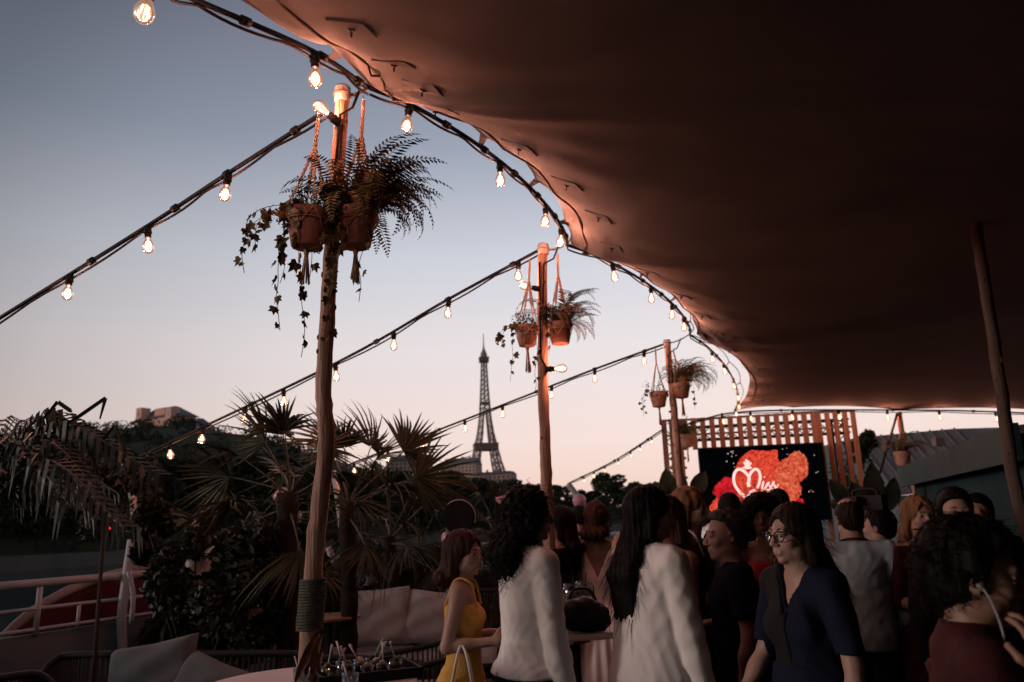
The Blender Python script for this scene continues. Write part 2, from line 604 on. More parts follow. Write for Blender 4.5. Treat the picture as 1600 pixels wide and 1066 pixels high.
# sewn patches with webbing loops
for i in range(i0 + 4, nu - 4, 5):
    base = vs[i * nv]
    jf = 0
    while jf < nv - 2 and (cpt(i, jf) - base).length < 0.34: jf += 0.1
    c = cpt(i, jf); nn = cnorm(i, min(int(jf), nv - 2))
    tdir = (cpt(i, jf + 0.5) - c).normalized()
    sdir = tdir.cross(nn).normalized()
    m = MB()
    ja, jb = jf, jf
    while ja > 0.2 and (cpt(i, ja) - c).length < 0.07: ja -= 0.1
    while jb < nv - 3 and (cpt(i, jb) - c).length < 0.07: jb += 0.1
    def along(k, j_):
        b0 = cpt(i, j_); b1 = cpt(k, j_); dd = (b1 - b0); return b0 + dd * min(1, 0.065 / max(dd.length, 1e-4)) + nn * 0.007
    q = [along(i - 1, ja), along(i - 1, jb), along(i + 1, jb), along(i + 1, ja)]
    m.add(q + [p - nn * 0.008 for p in q], [(0, 1, 2, 3), (0, 4, 5, 1), (1, 5, 6, 2), (2, 6, 7, 3), (3, 7, 4, 0)])
    pa = m.build('patch', m_fab, tent, False, True)
    m = MB()
    m.box(c + nn * 0.013, (0.026, 0.014, 0.008), Matrix((tdir, sdir, nn)).transposed())
    m.tube([c + nn * 0.018 + sdir * 0.012 * math.cos(t) * (1 if True else 0) + (nn * 0.9 + Vector((0, 0, -0.3))) * 0.020 * math.sin(t) for t in np.linspace(0, PI, 9)], 0.0025, 5)
    m.build('webbing_loop', m_black, pa, False, True)
# fabric tabs that tie the hem to the cable are added with the edge cable below

# ================================================================== timber poles
def bark_mat():
    return M('debarked_timber', (0.36, 0.215, 0.16), 0.85, 0.38, 5, 0.9, 16, stretch=(3, 3, 0.3), col2=(0.40, 0.26, 0.20))
m_pole = bark_mat()
m_knot = M('timber_knot', (0.10, 0.05, 0.03), 0.9)
m_rope = M('jute_rope', (0.26, 0.20, 0.13), 0.9, 0.3, 60, 0.3, 120)
m_wrap = M('grey_green_rope_wrap', (0.10, 0.105, 0.08), 0.9, 0.3, 60, 0.3, 120)
m_cap = M('clear_plastic_cap', (0.62, 0.62, 0.62), 0.25, 0.05, 8, trans=0.3)
def timber_pole(label, pts, r0, r1, wrap=None, cap=True, seed=0, group='timber poles holding the tent', mat=None):
    rng = random.Random(seed)
    pts = [Vector(p) for p in pts]
    t = thing('timber_pole', label, 'pole', pts[0], 0, group)
    sp = smooth_path(pts, 9)
    k = len(sp)
    wob = [p + Vector((rng.uniform(-1, 1), rng.uniform(-1, 1), 0)) * 0.003 for p in sp]
    rs = [(r0 + (r1 - r0) * i / (k - 1)) * rng.uniform(0.96, 1.05) for i in range(k)]
    MB().tube(wob, rs, 14).build('shaft', mat or m_pole, t, True, True)
    for _ in range(9):
        i = rng.randrange(2, k - 2)
        a = rng.uniform(PI, 2 * PI)
        c = wob[i] + Vector((math.cos(a), math.sin(a), 0)) * rs[i] * 0.96
        MB().ball(c, (0.008, 0.008, rng.uniform(0.01, 0.022)), 8, 5).build('knot', m_knot, t, True, True)
    if wrap:
        za, zb = wrap
        h = []
        z = za
        turns = int((zb - za) / 0.0115)
        ipt = lambda z: next((wob[i].lerp(wob[i + 1], (z - wob[i].z) / (wob[i + 1].z - wob[i].z)) for i in range(k - 1) if wob[i].z <= z <= wob[i + 1].z), wob[-1])
        for s in range(turns * 12 + 1):
            zz = za + (zb - za) * s / (turns * 12)
            c = ipt(zz)
            a = 2 * PI * s / 12
            h.append(c + Vector((math.cos(a), math.sin(a), 0)) * (r0 + 0.011))
        MB().tube(h, 0.0064, 5).build('rope_wrap', m_wrap, t, True, True)
    if cap:
        c = wob[-1]
        MB().lathe([(r1 + 0.006, -0.07), (r1 + 0.008, 0.0), (r1 + 0.004, 0.012), (0.001, 0.014)], 14, Matrix.Translation(c)).build('cap', m_cap, t, True, True)
        MB().tube([c + Vector((math.cos(a), math.sin(a), 0)) * (r1 + 0.010) + Vector((0, 0, -0.03)) for a in np.linspace(0, 2 * PI, 17)], 0.005, 5).build('lashing', m_rope, t, True, True)
    return t
P1T = at(536, 140, 3.32); P2T = at(848, 384, 5.5); P3T = at(1042, 533, 8.65)
def foot(px, py, Y):
    p = at(px, py, Y); return p
b1 = at(478, 1120, 3.42); 
P1 = [Vector((b1.x - 0.01, 3.42, 0)), at(480, 1060, 3.42), at(493, 850, 3.40), at(509, 700, 3.38), at(506, 590, 3.37), at(519, 380, 3.35), P1T]
timber_pole('near timber pole rising through the white round table, two clay pots at its top', P1, 0.042, 0.032, (at(480, 985, 3.42).z, at(484, 905, 3.42).z), seed=3)
q = at(862, 890, 5.62)
P2 = [Vector((q.x + 0.02, 5.62, 0)), at(858, 840, 5.62), at(852, 700, 5.58), at(848, 560, 5.54), P2T]
timber_pole('second timber pole behind the curly haired woman, between the tower and the white dress', P2, 0.046, 0.036, (1.05, 1.42), seed=5)
q = at(1064, 760, 8.75)
P3 = [Vector((q.x + 0.06, 8.8, 0)), q, at(1053, 640, 8.7), P3T]
timber_pole('third timber pole beside the slatted stage frame, small pots at its top', P3, 0.046, 0.036, (1.0, 1.3), seed=8)
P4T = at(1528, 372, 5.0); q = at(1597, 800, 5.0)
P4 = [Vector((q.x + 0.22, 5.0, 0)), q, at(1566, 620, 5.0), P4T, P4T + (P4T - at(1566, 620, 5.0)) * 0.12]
timber_pole('dark leaning timber pole under the canopy near the deckhouse', P4, 0.043, 0.034, None, False, seed=9, mat=M('dark_timber', (0.085, 0.06, 0.05), 0.85, 0.35, 5, 0.5, 14, stretch=(3, 3, 0.35)))  # darker tone of the pole timber
P5T = at(1404, 645, 15.0); q = at(1424, 745, 15.0)
P5 = [Vector((q.x + 0.3, 15.0, 0)), q, at(1412, 690, 15.0), P5T]
timber_pole('far timber pole with plants at the distant tent edge', P5, 0.06, 0.05, None, True, seed=10)
g = thing('guy_rope', 'dark guy rope slanting down from the far timber pole', 'rope', at(1368, 745, 15.0))
MB().tube([at(1402, 646, 14.95), at(1340, 860, 14.6)], 0.022, 6).build('strap', m_black, g, True, True)

# ================================================================== light strings
m_fil = emit_mat('bulb_filament', (1.0, 0.56, 0.30), 5)
def glass_mat():
    m = bpy.data.materials.new('bulb_glass'); m.use_nodes = True
    t = m.node_tree; t.nodes.clear()
    tr = N(t, 'ShaderNodeBsdfTransparent'); tr.inputs[0].default_value = (1, 0.93, 0.86, 1)
    gl_ = N(t, 'ShaderNodeBsdfGlossy'); gl_.inputs['Roughness'].default_value = 0.05
    em = N(t, 'ShaderNodeEmission'); em.inputs[0].default_value = (1.0, 0.44, 0.21, 1); em.inputs[1].default_value = 0.32
    fr = N(t, 'ShaderNodeFresnel'); fr.inputs[0].default_value = 1.35
    mx = N(t, 'ShaderNodeMixShader'); ad = N(t, 'ShaderNodeAddShader'); o = N(t, 'ShaderNodeOutputMaterial')
    t.links.new(fr.outputs[0], mx.inputs[0]); t.links.new(tr.outputs[0], mx.inputs[1]); t.links.new(gl_.outputs[0], mx.inputs[2])
    t.links.new(mx.outputs[0], ad.inputs[0]); t.links.new(em.outputs[0], ad.inputs[1]); t.links.new(ad.outputs[0], o.inputs[0])
    return m
m_glass = glass_mat()
# shared bulb meshes: origin at the socket's top, bulb hanging towards -z
BS = 1.0
me_sock = MB().lathe([(0.012, 0.012), (0.019, 0.008), (0.0205, -0.02), (0.0225, -0.024), (0.0225, -0.034), (0.018, -0.036), (0.018, -0.056), (0.013, -0.058)], 12).mesh('socket', True)
me_glass = MB().lathe([(0.013, -0.054), (0.0145, -0.066), (0.022, -0.080), (0.030, -0.097), (0.0325, -0.113), (0.029, -0.130), (0.020, -0.143), (0.008, -0.149), (0.001, -0.150)], 16, close=False).mesh('glass', True)
_m = MB()
for k in range(5):
    a = 2 * PI * k / 5
    _m.tube([(0.011 * math.cos(a), 0.011 * math.sin(a), -0.078), (0.014 * math.cos(a), 0.014 * math.sin(a), -0.125)], 0.0019, 5)
_m.tube([(0, 0, -0.06), (0, 0, -0.08)], 0.004, 6)
me_fil = _m.mesh('filament', True)
me_sock.materials.append(m_black); me_glass.materials.append(m_glass); me_fil.materials.append(m_fil)
pl = bpy.data.lights.new('bulb_light', 'POINT')
pl.energy = 8.0; pl.color = (1.0, 0.31, 0.185); pl.shadow_soft_size = 0.02
def bulb(parent, p, tilt=None, scale=1.0, light=True):
    im = wm(parent).inverted()
    s = obj('bulb_holder', me_sock, None, parent)
    s.location = im @ Vector(p)
    s.scale = (scale,) * 3
    if tilt is not None:
        s.rotation_euler = (-Vector(tilt)).to_track_quat('Z', 'Y').to_euler()
    else:
        s.rotation_euler = (random.uniform(-.12, .12), random.uniform(-.12, .12), random.uniform(0, 6))
    obj('glass', me_glass, None, s); obj('filament', me_fil, None, s)
    if light:
        lo_ = bpy.data.objects.new('bulb_lamp', pl); C.objects.link(lo_); lo_.parent = s; lo_.location = (0, 0, -0.10)
    return s
def string(label, path, bulbs_px, r=0.012, twin=True, axis='x', scale=1.0, n=10, sag=0.0, lit=True):
    pts = smooth_path(path, n) if len(path) > 2 else [Vector(path[0]).lerp(Vector(path[1]), i / 30) + Vector((0, 0, -sag * 4 * (i / 30) * (1 - i / 30))) for i in range(31)]
    t = thing('light_string', label, 'string lights', pts[0], 0, 'festoon light strings')
    MB().tube(pts, r, 7).build('cable', m_black, t, True, True)
    if twin:
        rng = random.Random(len(label))
        tw = [p + Vector((0, 0, -r * 1.4 - 0.022 * abs(math.sin(i * 0.42 + 1)) )) for i, p in enumerate(pts)]
        MB().tube(tw, r * 0.55, 6).build('power_cord', m_black, t, True, True)
    for i in range(3, len(pts) - 2, 7):
        MB().tube([pts[i] + (pts[i + 1] - pts[i]).normalized() * d for d in (-0.02, 0.02)], r * 1.7, 7).build('cable_tie', m_black, t, True, True)
    pj = [proj(p) for p in pts]
    for b in bulbs_px:
        best = None
        for i in range(len(pts) - 1):
            a, c = pj[i][0 if axis == 'x' else 1], pj[i + 1][0 if axis == 'x' else 1]
            if (a - b) * (c - b) <= 0 and a != c:
                best = pts[i].lerp(pts[i + 1], (b - a) / (c - a)); break
        if best is not None:
            bulb(t, best + Vector((0, 0, -r)), None, scale, lit)
    return t
# four cross strings from the poles to posts on the railing
def rail_top(px, z):
    x, y = on_line(px, RAILA); return Vector((x, y, z))
W2 = rail_top(188, 2.28); W3 = rail_top(520, 2.36); W4 = rail_top(890, 2.45)
d_ = at(0, 497, 4.45)
S1a = at(512, 172, 3.33)
string('light string from the near pole across open sky to the picture edge', [S1a, at(355, 272, 3.75), at(228, 355, 4.05), d_, d_ + (d_ - at(228, 355, 4.05)) * 1.1], [357, 231, 110, -60], n=10)
string('light string from the second pole down past the near palm', [P2T + Vector((-0.02, 0, -0.03)), at(700, 468, 5.9), at(520, 570, 6.5), W2], [810, 701, 615, 524, 443, 384, 317, 265], n=10)
string('light string from the third pole crossing in front of the iron tower', [P3T + Vector((-0.02, 0, -0.03)), at(929, 577, 9.0), at(785, 633, 9.7), W3], [1006, 929, 862, 785, 726, 662, 606, 553], r=0.013)
string('short light string from the stage frame down to a white post', [at(1036, 671, 16.2), at(960, 720, 17.5), W4], [1018, 1000, 985, 966, 945, 928, 912], r=0.016, lit=False)
# edge cable with its bulbs and the fabric tabs of the tent
cable_near = [at(120, -95, 1.7), at(240, -28, 2.15), at(310, 2, 2.5), at(492, 82, 2.98), A1 + Vector((-0.01, 0, -0.01))]
string('light string along the tent edge from above the camera to the near pole', cable_near, [238, 492])
def edge_cable(a, b, inward, up):
    pts = scallop(a, b, inward, 12, up) + [b]
    return [p + Vector((0, 0, -0.012)) for p in pts]
c12 = edge_cable(A1, A2, 0.17, 0.03)
c23 = edge_cable(A2, A3, 0.20, 0.02)
c3c = edge_cable(A3, CO, 0.24, 0.02)
string('light string along the scalloped tent edge between the near and second poles', c12, [640, 781, 853, 877], n=4)
string('light string along the tent edge between the second and third poles', c23, [957, 1017, 1050, 1068], n=4)
string('light string along the tent edge from the third pole to the far corner', c3c, [548, 568, 592, 612, 626, 638], axis='y', n=4)
far_pts = [at(1060, 668, 15.0), at(1100, 655, 14.9), CO + Vector((0, -.02, -0.05)), at(1240, 641, 14.85), at(1395, 641, 15.05), at(1500, 642, 15.1), at(1640, 647, 15.15)]
string('light string along the far tent edge over the stage screen', far_pts, [1128, 1172, 1238, 1310, 1386, 1467, 1555], r=0.016, n=6, scale=1.25)
# tabs
for (edge_pts, cab) in ((L[nseg + 8:nseg + len(e_near)], smooth_path(cable_near, 10)), (EDGES[0], c12), (EDGES[1], c23), (EDGES[2], c3c)):
    ii = range(7, len(edge_pts) - 2, 6) if len(edge_pts) == nseg else [9]
    for i in ii:
        if i >= len(edge_pts): continue
        e = edge_pts[i]
        c = min(cab, key=lambda p: (p - e).length)
        if (c - e).length > 0.5: continue
        d = (edge_pts[min(i + 1, len(edge_pts) - 1)] - edge_pts[i - 1]).normalized()
        m = MB(); w1, w2 = 0.035, 0.014
        m.add([e - d * w1, e + d * w1, c + d * w2, c - d * w2], [(0, 1, 2, 3)])
        m.add([p + Vector((0, 0, -0.006)) for p in (e - d * w1, e + d * w1, c + d * w2, c - d * w2)], [(3, 2, 1, 0)])
        m.build('tie_tab', m_fab, tent, False, True)
# ties between pole tops and the tent, loose cords and a spare bulb on each pole
for (pt, aa, nm) in ((P1T, A1, 'near pole'), (P2T, A2, 'second pole'), (P3T, A3, 'third pole')):
    t = thing('tent_tie', 'pale rope lashing the tent corner to the top of the %s' % nm, 'rope', pt, 0, 'ropes tying the tent to its poles')
    a = pt + Vector((0, 0, -0.03))
    MB().tube([a.lerp(aa, s) + Vector((0, 0, -0.02 * math.sin(PI * s) + 0.005 * math.sin(s * 40))) for s in np.linspace(0, 1, 15)], 0.008, 6).build('rope', m_rope, t, True, True)
    MB().tube([aa.lerp(a, 0.4) + Vector((0.0, 0, -0.01)), aa.lerp(a, 0.6) + Vector((0, -0.02, -0.1)), pt + Vector((0.0, -0.045, -0.16)), pt + Vector((-0.02, -0.045, -0.5))], 0.007, 6).build('loose_cord', m_black, t, True, True)
t = thing('pole_bulb', 'lit bulb strapped sideways to the near pole under its cap', 'light bulb', S1a, 0, 'bulbs strapped to poles')
bulb(t, at(529, 192, 3.27), (-0.6, -0.2, 0.5))
t = thing('pole_bulb', 'lit bulb strapped sideways to the second pole below its pots', 'light bulb', at(856, 577, 5.5), 0, 'bulbs strapped to poles')
bulb(t, at(854, 577, 5.48), (1, -0.1, 0.0))
MB().tube([at(843, 410, 5.47), at(844, 500, 5.48), at(845, 560, 5.48), at(856, 577, 5.47)], 0.008, 6).build('cord', m_black, t, True, True)
t = thing('pole_bulb', 'lit bulb strapped sideways to the second pole above its pots', 'light bulb', at(842, 452, 5.5), 0, 'bulbs strapped to poles')
bulb(t, at(842, 452, 5.46), (-1, -0.1, 0.25))
# ================================================================== iron tower
m_iron = M('tower_iron', (0.34, 0.25, 0.225), 0.7, 0.12, 0.02)
TD = 1425.0
tb = at(761, 800, TD); tb.z = 22
tow = thing('lattice_tower', 'tall iron lattice tower rising behind the riverside trees', 'tower', tb, rad(8))
HW = lambda h: float(np.interp(h, [0, 28, 57, 85, 115, 140, 170, 200, 235, 276], [62, 46, 34.5, 26, 19.5, 14.2, 10.4, 8.0, 6.2, 4.7]))
TH = lambda h: float(np.interp(h, [0, 57, 115, 150, 185], [25, 15, 10.5, 8.2, 7.5]))
lv_low = [0, 14, 28, 42, 57, 71, 85, 99, 115, 128, 140, 152, 163, 174, 185]
for sx in (-1, 1):
    for sy in (-1, 1):
        m = MB()
        for a, b in zip(lv_low[:-1], lv_low[1:]):
            A, B = HW(a), HW(b); ta, tb_ = min(TH(a), A), min(TH(b), B)
            ca = [Vector((sx * x, sy * y, a)) for x, y in ((A, A), (A - ta, A), (A - ta, A - ta), (A, A - ta))]
            cb = [Vector((sx * x, sy * y, b)) for x, y in ((B, B), (B - tb_, B), (B - tb_, B - tb_), (B, B - tb_))]
            w = 2.1 - 0.006 * a
            for k in range(4):
                m.bar(ca[k], cb[k], w)
                k2 = (k + 1) % 4
                m.bar(ca[k], cb[k2], w * 0.55); m.bar(ca[k2], cb[k], w * 0.55)
                m.bar(cb[k], cb[k2], w * 0.6)
        m.build('leg', m_iron, tow)
m = MB()
lv = [185, 194, 203, 212, 221, 230, 239, 248, 257, 267, 276]
for a, b in zip(lv[:-1], lv[1:]):
    A, B = HW(a), HW(b)
    ca = [Vector((x * A, y * A, a)) for x, y in ((1, 1), (-1, 1), (-1, -1), (1, -1))]
    cb = [Vector((x * B, y * B, b)) for x, y in ((1, 1), (-1, 1), (-1, -1), (1, -1))]
    for k in range(4):
        k2 = (k + 1) % 4
        m.bar(ca[k], cb[k], 1.8)
        m.bar(ca[k], cb[k2], 0.95); m.bar(ca[k2], cb[k], 0.95); m.bar(cb[k], cb[k2], 0.9)
    m.bar((0, 0, a), (0, 0, b), 2.6)
m.build('upper_shaft', m_iron, tow)
def deck_block(h0, h1, w, nm):
    m = MB(); m.box((0, 0, (h0 + h1) / 2), (w * 2, w * 2, h1 - h0)); m.box((0, 0, h1 + 0.6), (w * 2 + 4, w * 2 + 4, 1.2))
    for s in range(-6, 7):
        for q in (-1, 1):
            m.box((s * w / 6, q * (w + 0.6), (h0 + h1) / 2), (0.7, 1.2, h1 - h0)); m.box((q * (w + 0.6), s * w / 6, (h0 + h1) / 2), (1.2, 0.7, h1 - h0))
    m.build(nm, m_iron, tow)
deck_block(52, 60, 35.5, 'first_platform'); deck_block(108, 119, 20.5, 'second_platform'); deck_block(274, 282, 7.6, 'summit_platform')
MB().box((0, 0, 196), (19, 19, 3)).build('intermediate_platform', m_iron, tow)
for s, ax in ((1, 0), (-1, 0), (1, 1), (-1, 1)):
    m = MB(); pts = []
    for t in np.linspace(0.05, PI - 0.05, 15):
        u, z = 37 * math.cos(t), 14 + 36 * math.sin(t)
        w = HW(z) - 1
        pts.append((u, s * w, z) if ax == 0 else (s * w, u, z))
    m.tube(pts, 1.4, 5); m.build('arch', m_iron, tow)
MB().lathe([(6.5, 282), (6.5, 289), (5.2, 293), (3.4, 297), (2.2, 300), (1.6, 304)], 12).build('summit_dome', m_iron, tow)
MB().tube([(0, 0, 302), (0, 0, 330)], [1.5, 0.6], 6).build('antenna', m_iron, tow)

# ================================================================== far buildings
m_lime = M('pale_limestone', (0.60, 0.42, 0.35), 0.85, 0.12, 0.05)
m_zinc = M('zinc_roof', (0.16, 0.15, 0.16), 0.6, 0.15, 0.1)
m_pane = M('far_window', (0.05, 0.05, 0.06), 0.2, 0.1, 1)
me_win = {}
def far_building(label, px0, px1, ytop, Y, depth=14, roof_h=4, floors=4, cols=8, name='apartment_building', drop=26, chim=2, mwall=None, group='pale buildings on the far slope', skew=-24.0):
    a, b = at(px0, ytop, Y), at(px1, ytop, Y)
    w = (b - a).length; z = (a.z + b.z) / 2
    c = (a + b) / 2
    t = thing(name, label, 'building', (c.x, Y, z - roof_h - drop), rad(skew), group)
    H = drop
    MB().box((0, depth / 2, H / 2), (w, depth, H)).build('wall', mwall or m_lime, t)
    m = MB()
    i = min(2.0, w * 0.1)
    m.add([(-w / 2 - .4, -.4, H), (w / 2 + .4, -.4, H), (w / 2 + .4, depth + .4, H), (-w / 2 - .4, depth + .4, H), (-w / 2 + i, i, H + roof_h), (w / 2 - i, i, H + roof_h), (w / 2 - i, depth - i, H + roof_h), (-w / 2 + i, depth - i, H + roof_h)],
          [(0, 1, 5, 4), (1, 2, 6, 5), (2, 3, 7, 6), (3, 0, 4, 7), (4, 5, 6, 7), (3, 2, 1, 0)])
    rf = m.build('roof', m_zinc, t)
    for k in range(chim):
        MB().box((w * (-0.35 + 0.7 * (k + 0.5) / chim), depth / 2, H + roof_h + 0.6), (1.6, 1.2, 3.2)).build('chimney', m_lime, rf)
    key = 'w'
    if key not in me_win:
        me_win[key] = MB().box((0, 0, 0), (1.3, 0.12, 2.0)).mesh('window'); me_win[key].materials.append(m_pane)
    for f in range(floors):
        for k in range(cols):
            o = obj('window', me_win[key], None, t)
            o.location = (-w / 2 + w * (k + 0.5) / cols, -0.04, H - 2.2 - f * 3.4)
    return t
far_building('low pale riverside block left of the tower behind the palm', 598, 668, 711, 640, roof_h=5, cols=9, chim=4)
far_building('long grey-roofed block between the palm and the tower', 688, 746, 716, 760, roof_h=7, cols=9, chim=3)
far_building('pale block standing in front of the tower foot', 738, 800, 737, 700, roof_h=3, cols=8, chim=3)
far_building('narrow pale block on the slope right of the palace', 296, 326, 676, 600, roof_h=2, cols=5, chim=1)
far_building('long low pale terrace running along the hill crest', 326, 412, 684, 610, roof_h=2, cols=14, chim=2)
# palace on the hill
pc = at(238, 690, 590)
m_sunset_stone = M('sunset_tinted_limestone', (0.80, 0.48, 0.38), 0.85, 0.12, 0.05)  # pink sunset glow painted into the palace stone colour
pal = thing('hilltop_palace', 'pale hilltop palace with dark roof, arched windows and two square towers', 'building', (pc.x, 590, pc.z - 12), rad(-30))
MB().box((2, 9, 15), (50, 16, 30)).build('wall', m_sunset_stone, pal)
MB().box((34, 10, 10), (30, 14, 20)).build('side_wing', m_sunset_stone, pal)
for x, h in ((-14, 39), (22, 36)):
    tw_ = MB().box((x, 0, h / 2), (6.5, 8, h)).build('tower', m_sunset_stone, pal)
    for k in range(3):
        MB().box((x, -4.05, h - 5 - k * 6), (1.6, 0.2, 3.2)).build('slit_window', m_pane, tw_)
m = MB()
def hiproof(m, x0, x1, y0, y1, z, h, ins):
    m.add([(x0, y0, z), (x1, y0, z), (x1, y1, z), (x0, y1, z), (x0 + ins, (y0 + y1) / 2 - 2, z + h), (x1 - ins, (y0 + y1) / 2 - 2, z + h), (x1 - ins, (y0 + y1) / 2 + 2, z + h), (x0 + ins, (y0 + y1) / 2 + 2, z + h)],
          [(0, 1, 5, 4), (1, 2, 6, 5), (2, 3, 7, 6), (3, 0, 4, 7), (4, 5, 6, 7), (3, 2, 1, 0)])
hiproof(m, -25, 29, 0, 19, 30, 9, 16); hiproof(m, 18, 50, 2, 18, 20.1, 7, 8)
rf = m.build('roof', m_zinc, pal)
MB().box((4, 3.5, 34.5), (12, 4, 5)).build('dormer', m_sunset_stone, rf)
for k in range(5):
    x = -8 + k * 6
    m = MB(); pts = [(x - 1.9, 0.9, 14), (x + 1.9, 0.9, 14)] + [(x + 1.9 * math.cos(t), 0.9, 21 + 2.2 * math.sin(t)) for t in np.linspace(0, PI, 9)]
    n_ = len(pts); m.add(pts + [(p[0], 0.7, p[2]) for p in pts], [tuple(range(2 * n_ - 1, n_ - 1, -1))] + [(i, (i + 1) % n_, n_ + (i + 1) % n_, n_ + i) for i in range(n_)])
    m.build('arched_window', m_pane, pal)
MB().box((20, -4, 3.5), (90, 8, 7)).build('terrace_wall', m_sunset_stone, pal)

# ================================================================== trees on the far bank
m_leafs = [M('foliage_dark', (0.028, 0.036, 0.020), 0.85, 0.5, 0.25, spec=0.2), M('foliage_mid', (0.042, 0.050, 0.027), 0.85, 0.45, 0.25, spec=0.2), M('foliage_olive', (0.062, 0.063, 0.036), 0.85, 0.4, 0.25, spec=0.2)]
m_bark = M('bark', (0.05, 0.038, 0.03), 0.9, 0.3, 2, 0.4, 8)
rng = np.random.default_rng(11)
def tree_meshes(seed, h=12.0, spread=4.2):
    r = np.random.default_rng(seed)
    m = MB(); cl = []
    for k in range(15):
        z = r.uniform(0.30, 0.92) * h
        rr = spread * (1.0 - abs(z / h - 0.55) * 1.1) * r.uniform(0.3, 0.85)
        a = r.uniform(0, 2 * PI)
        s = r.uniform(1.1, 2.1)
        cl.append(((rr * math.cos(a), rr * math.sin(a), z), (s * 1.15, s * 1.15, s * 0.85), s * s))
    leaf_cloud(m, cl, 4200, 0.42, r, 0.2)
    crown = m.mesh('crown')
    t = MB(); t.tube([(0, 0, -1), (0.1, 0, h * .3), (0, .15, h * .6)], [0.32, 0.22, 0.1], 7)
    for k in range(6):
        c = cl[k][0]; t.tube([(0.05, 0, h * .25), (c[0] * .5, c[1] * .5, (h * .25 + c[2]) / 2), c], [0.14, 0.09, 0.03], 5)
    return crown, t.mesh('trunk')
TM = [tree_meshes(s, *hs) for s, hs in ((1, (12, 4.4)), (2, (13, 4.0)), (3, (11, 5.0)), (4, (14, 3.6)), (5, (12, 4.6)))]
for c_, t_ in TM:
    t_.materials.append(m_bark)
CR = {}
def far_tree(px, ytop, a, label, cat='tree', grp='trees along the far bank'):
    x, y = on_line(px, a)
    ztop = at(px, ytop, y).z
    i = int(rng.integers(0, 5)); ci = int(rng.integers(0, 3))
    h0 = (12, 13, 11, 14, 12)[i]
    zb = 1.5
    s = (ztop - zb) / h0
    t = thing('riverside_tree', label, cat, (x, y, zb), rng.uniform(0, 6), grp)
    key = (i, ci)
    if key not in CR:
        CR[key] = TM[i][0].copy(); CR[key].materials.append(m_leafs[ci])
    c = obj('crown', CR[key], None, t); k = obj('trunk', TM[i][1], None, t)
    for o in (c, k): o.scale = (s * rng.uniform(1.15, 1.5), s * rng.uniform(1.15, 1.5), s)
    return t
spots = [(10, 690, 'tree at the picture edge below the hill'), (55, 700, 'tree behind the drooping palm fronds'), (100, 694, 'tree under the hill crest beside the drooping fronds'), (150, 705, 'dark tree below the palace terrace, left one'), (205, 700, 'dark tree straight below the palace'), (262, 712, 'dark tree below the palace side wing'), (318, 704, 'tree under the lowest bulbs of the long string'),
         (372, 712, 'tree behind the fan palm top, palace side'), (425, 722, 'tree behind the pink balloons'), (470, 728, 'tree behind the near pole'), (520, 732, 'tree right behind the near pole, river side'), (566, 735, 'tree behind the fan palm centre'), (612, 737, 'tree below the riverside block'),
         (655, 733, 'large dark tree below the gap between the blocks'), (700, 728, 'rounded dark tree left of the tower foot'), (738, 741, 'tree directly below the tower'), (775, 762, 'tree below the pale block at the tower foot'), (812, 747, 'rounded tree between the tower and the second pole'), (838, 755, 'tree left beside the second pole'),
         (880, 757, 'tree just right of the second pole'), (915, 765, 'low tree behind the short light string'), (952, 738, 'tallest tree between the second and third poles'), (985, 752, 'tree behind the long straight hair'), (1015, 755, 'tree left of the stage frame'), (1048, 756, 'tree behind the stage frame post')]
for px, yt, lb in spots:
    far_tree(px, yt, BA - 13, lb)
# woodland that covers the hillside as one mass
m = MB(); cl = []
for _ in range(520):
    k = rng.uniform(-1.15, -0.02); y = rng.uniform(170, 585)
    z = terrain_h(k, y)
    cl.append(((k * y, y, z + 2.0), (6.5, 6.5, 4.2), 1))
leaf_cloud(m, cl, 30000, 1.35, rng, 0.2)
o = m.build('hillside_woodland', m_leafs[0]); tag(o, 'dark woodland covering the hill below the palace', 'woodland', None, 'stuff')
# low scrub closing the foot of the bank
m = MB(); cl = []
for _ in range(620):
    y = rng.uniform(40, 420) if rng.random() < .7 else rng.uniform(40, 130); a = BA - rng.uniform(9.0, 17)
    cl.append(((a + 0.46 * y, y, 0.6 + rng.uniform(0, 4.5)), (2.6, 2.6, 2.4), 1))
leaf_cloud(m, cl, 44000, 0.45, rng, 0.2)
o = m.build('bank_scrub', m_leafs[0]); tag(o, 'dark scrub along the foot of the far bank', 'scrub', None, 'stuff')
# small red lamps on the far quay
for px, py, lb in ((170, 825, 'tiny red lamp on the far quay, leftmost'), (246, 813, 'tiny red lamp on the far quay above the railing post'), (281, 817, 'tiny red lamp beside the seated guest holding a phone')):
    x, y = on_line(px, BA - 6); p = at(px, py, y)
    t = thing('red_lamp', lb, 'lamp', (p.x, p.y, -0.65), 0, 'red lamps on the far quay')
    MB().tube([(0, 0, 0), (0, 0, p.z + 0.5)], 0.06, 6).build('post', m_black, t)
    MB().ball((0, 0, p.z + 0.65), 0.22, 10, 8).build('lens', emit_mat('red_lens', (1, 0.02, 0.05), 2.2), t)
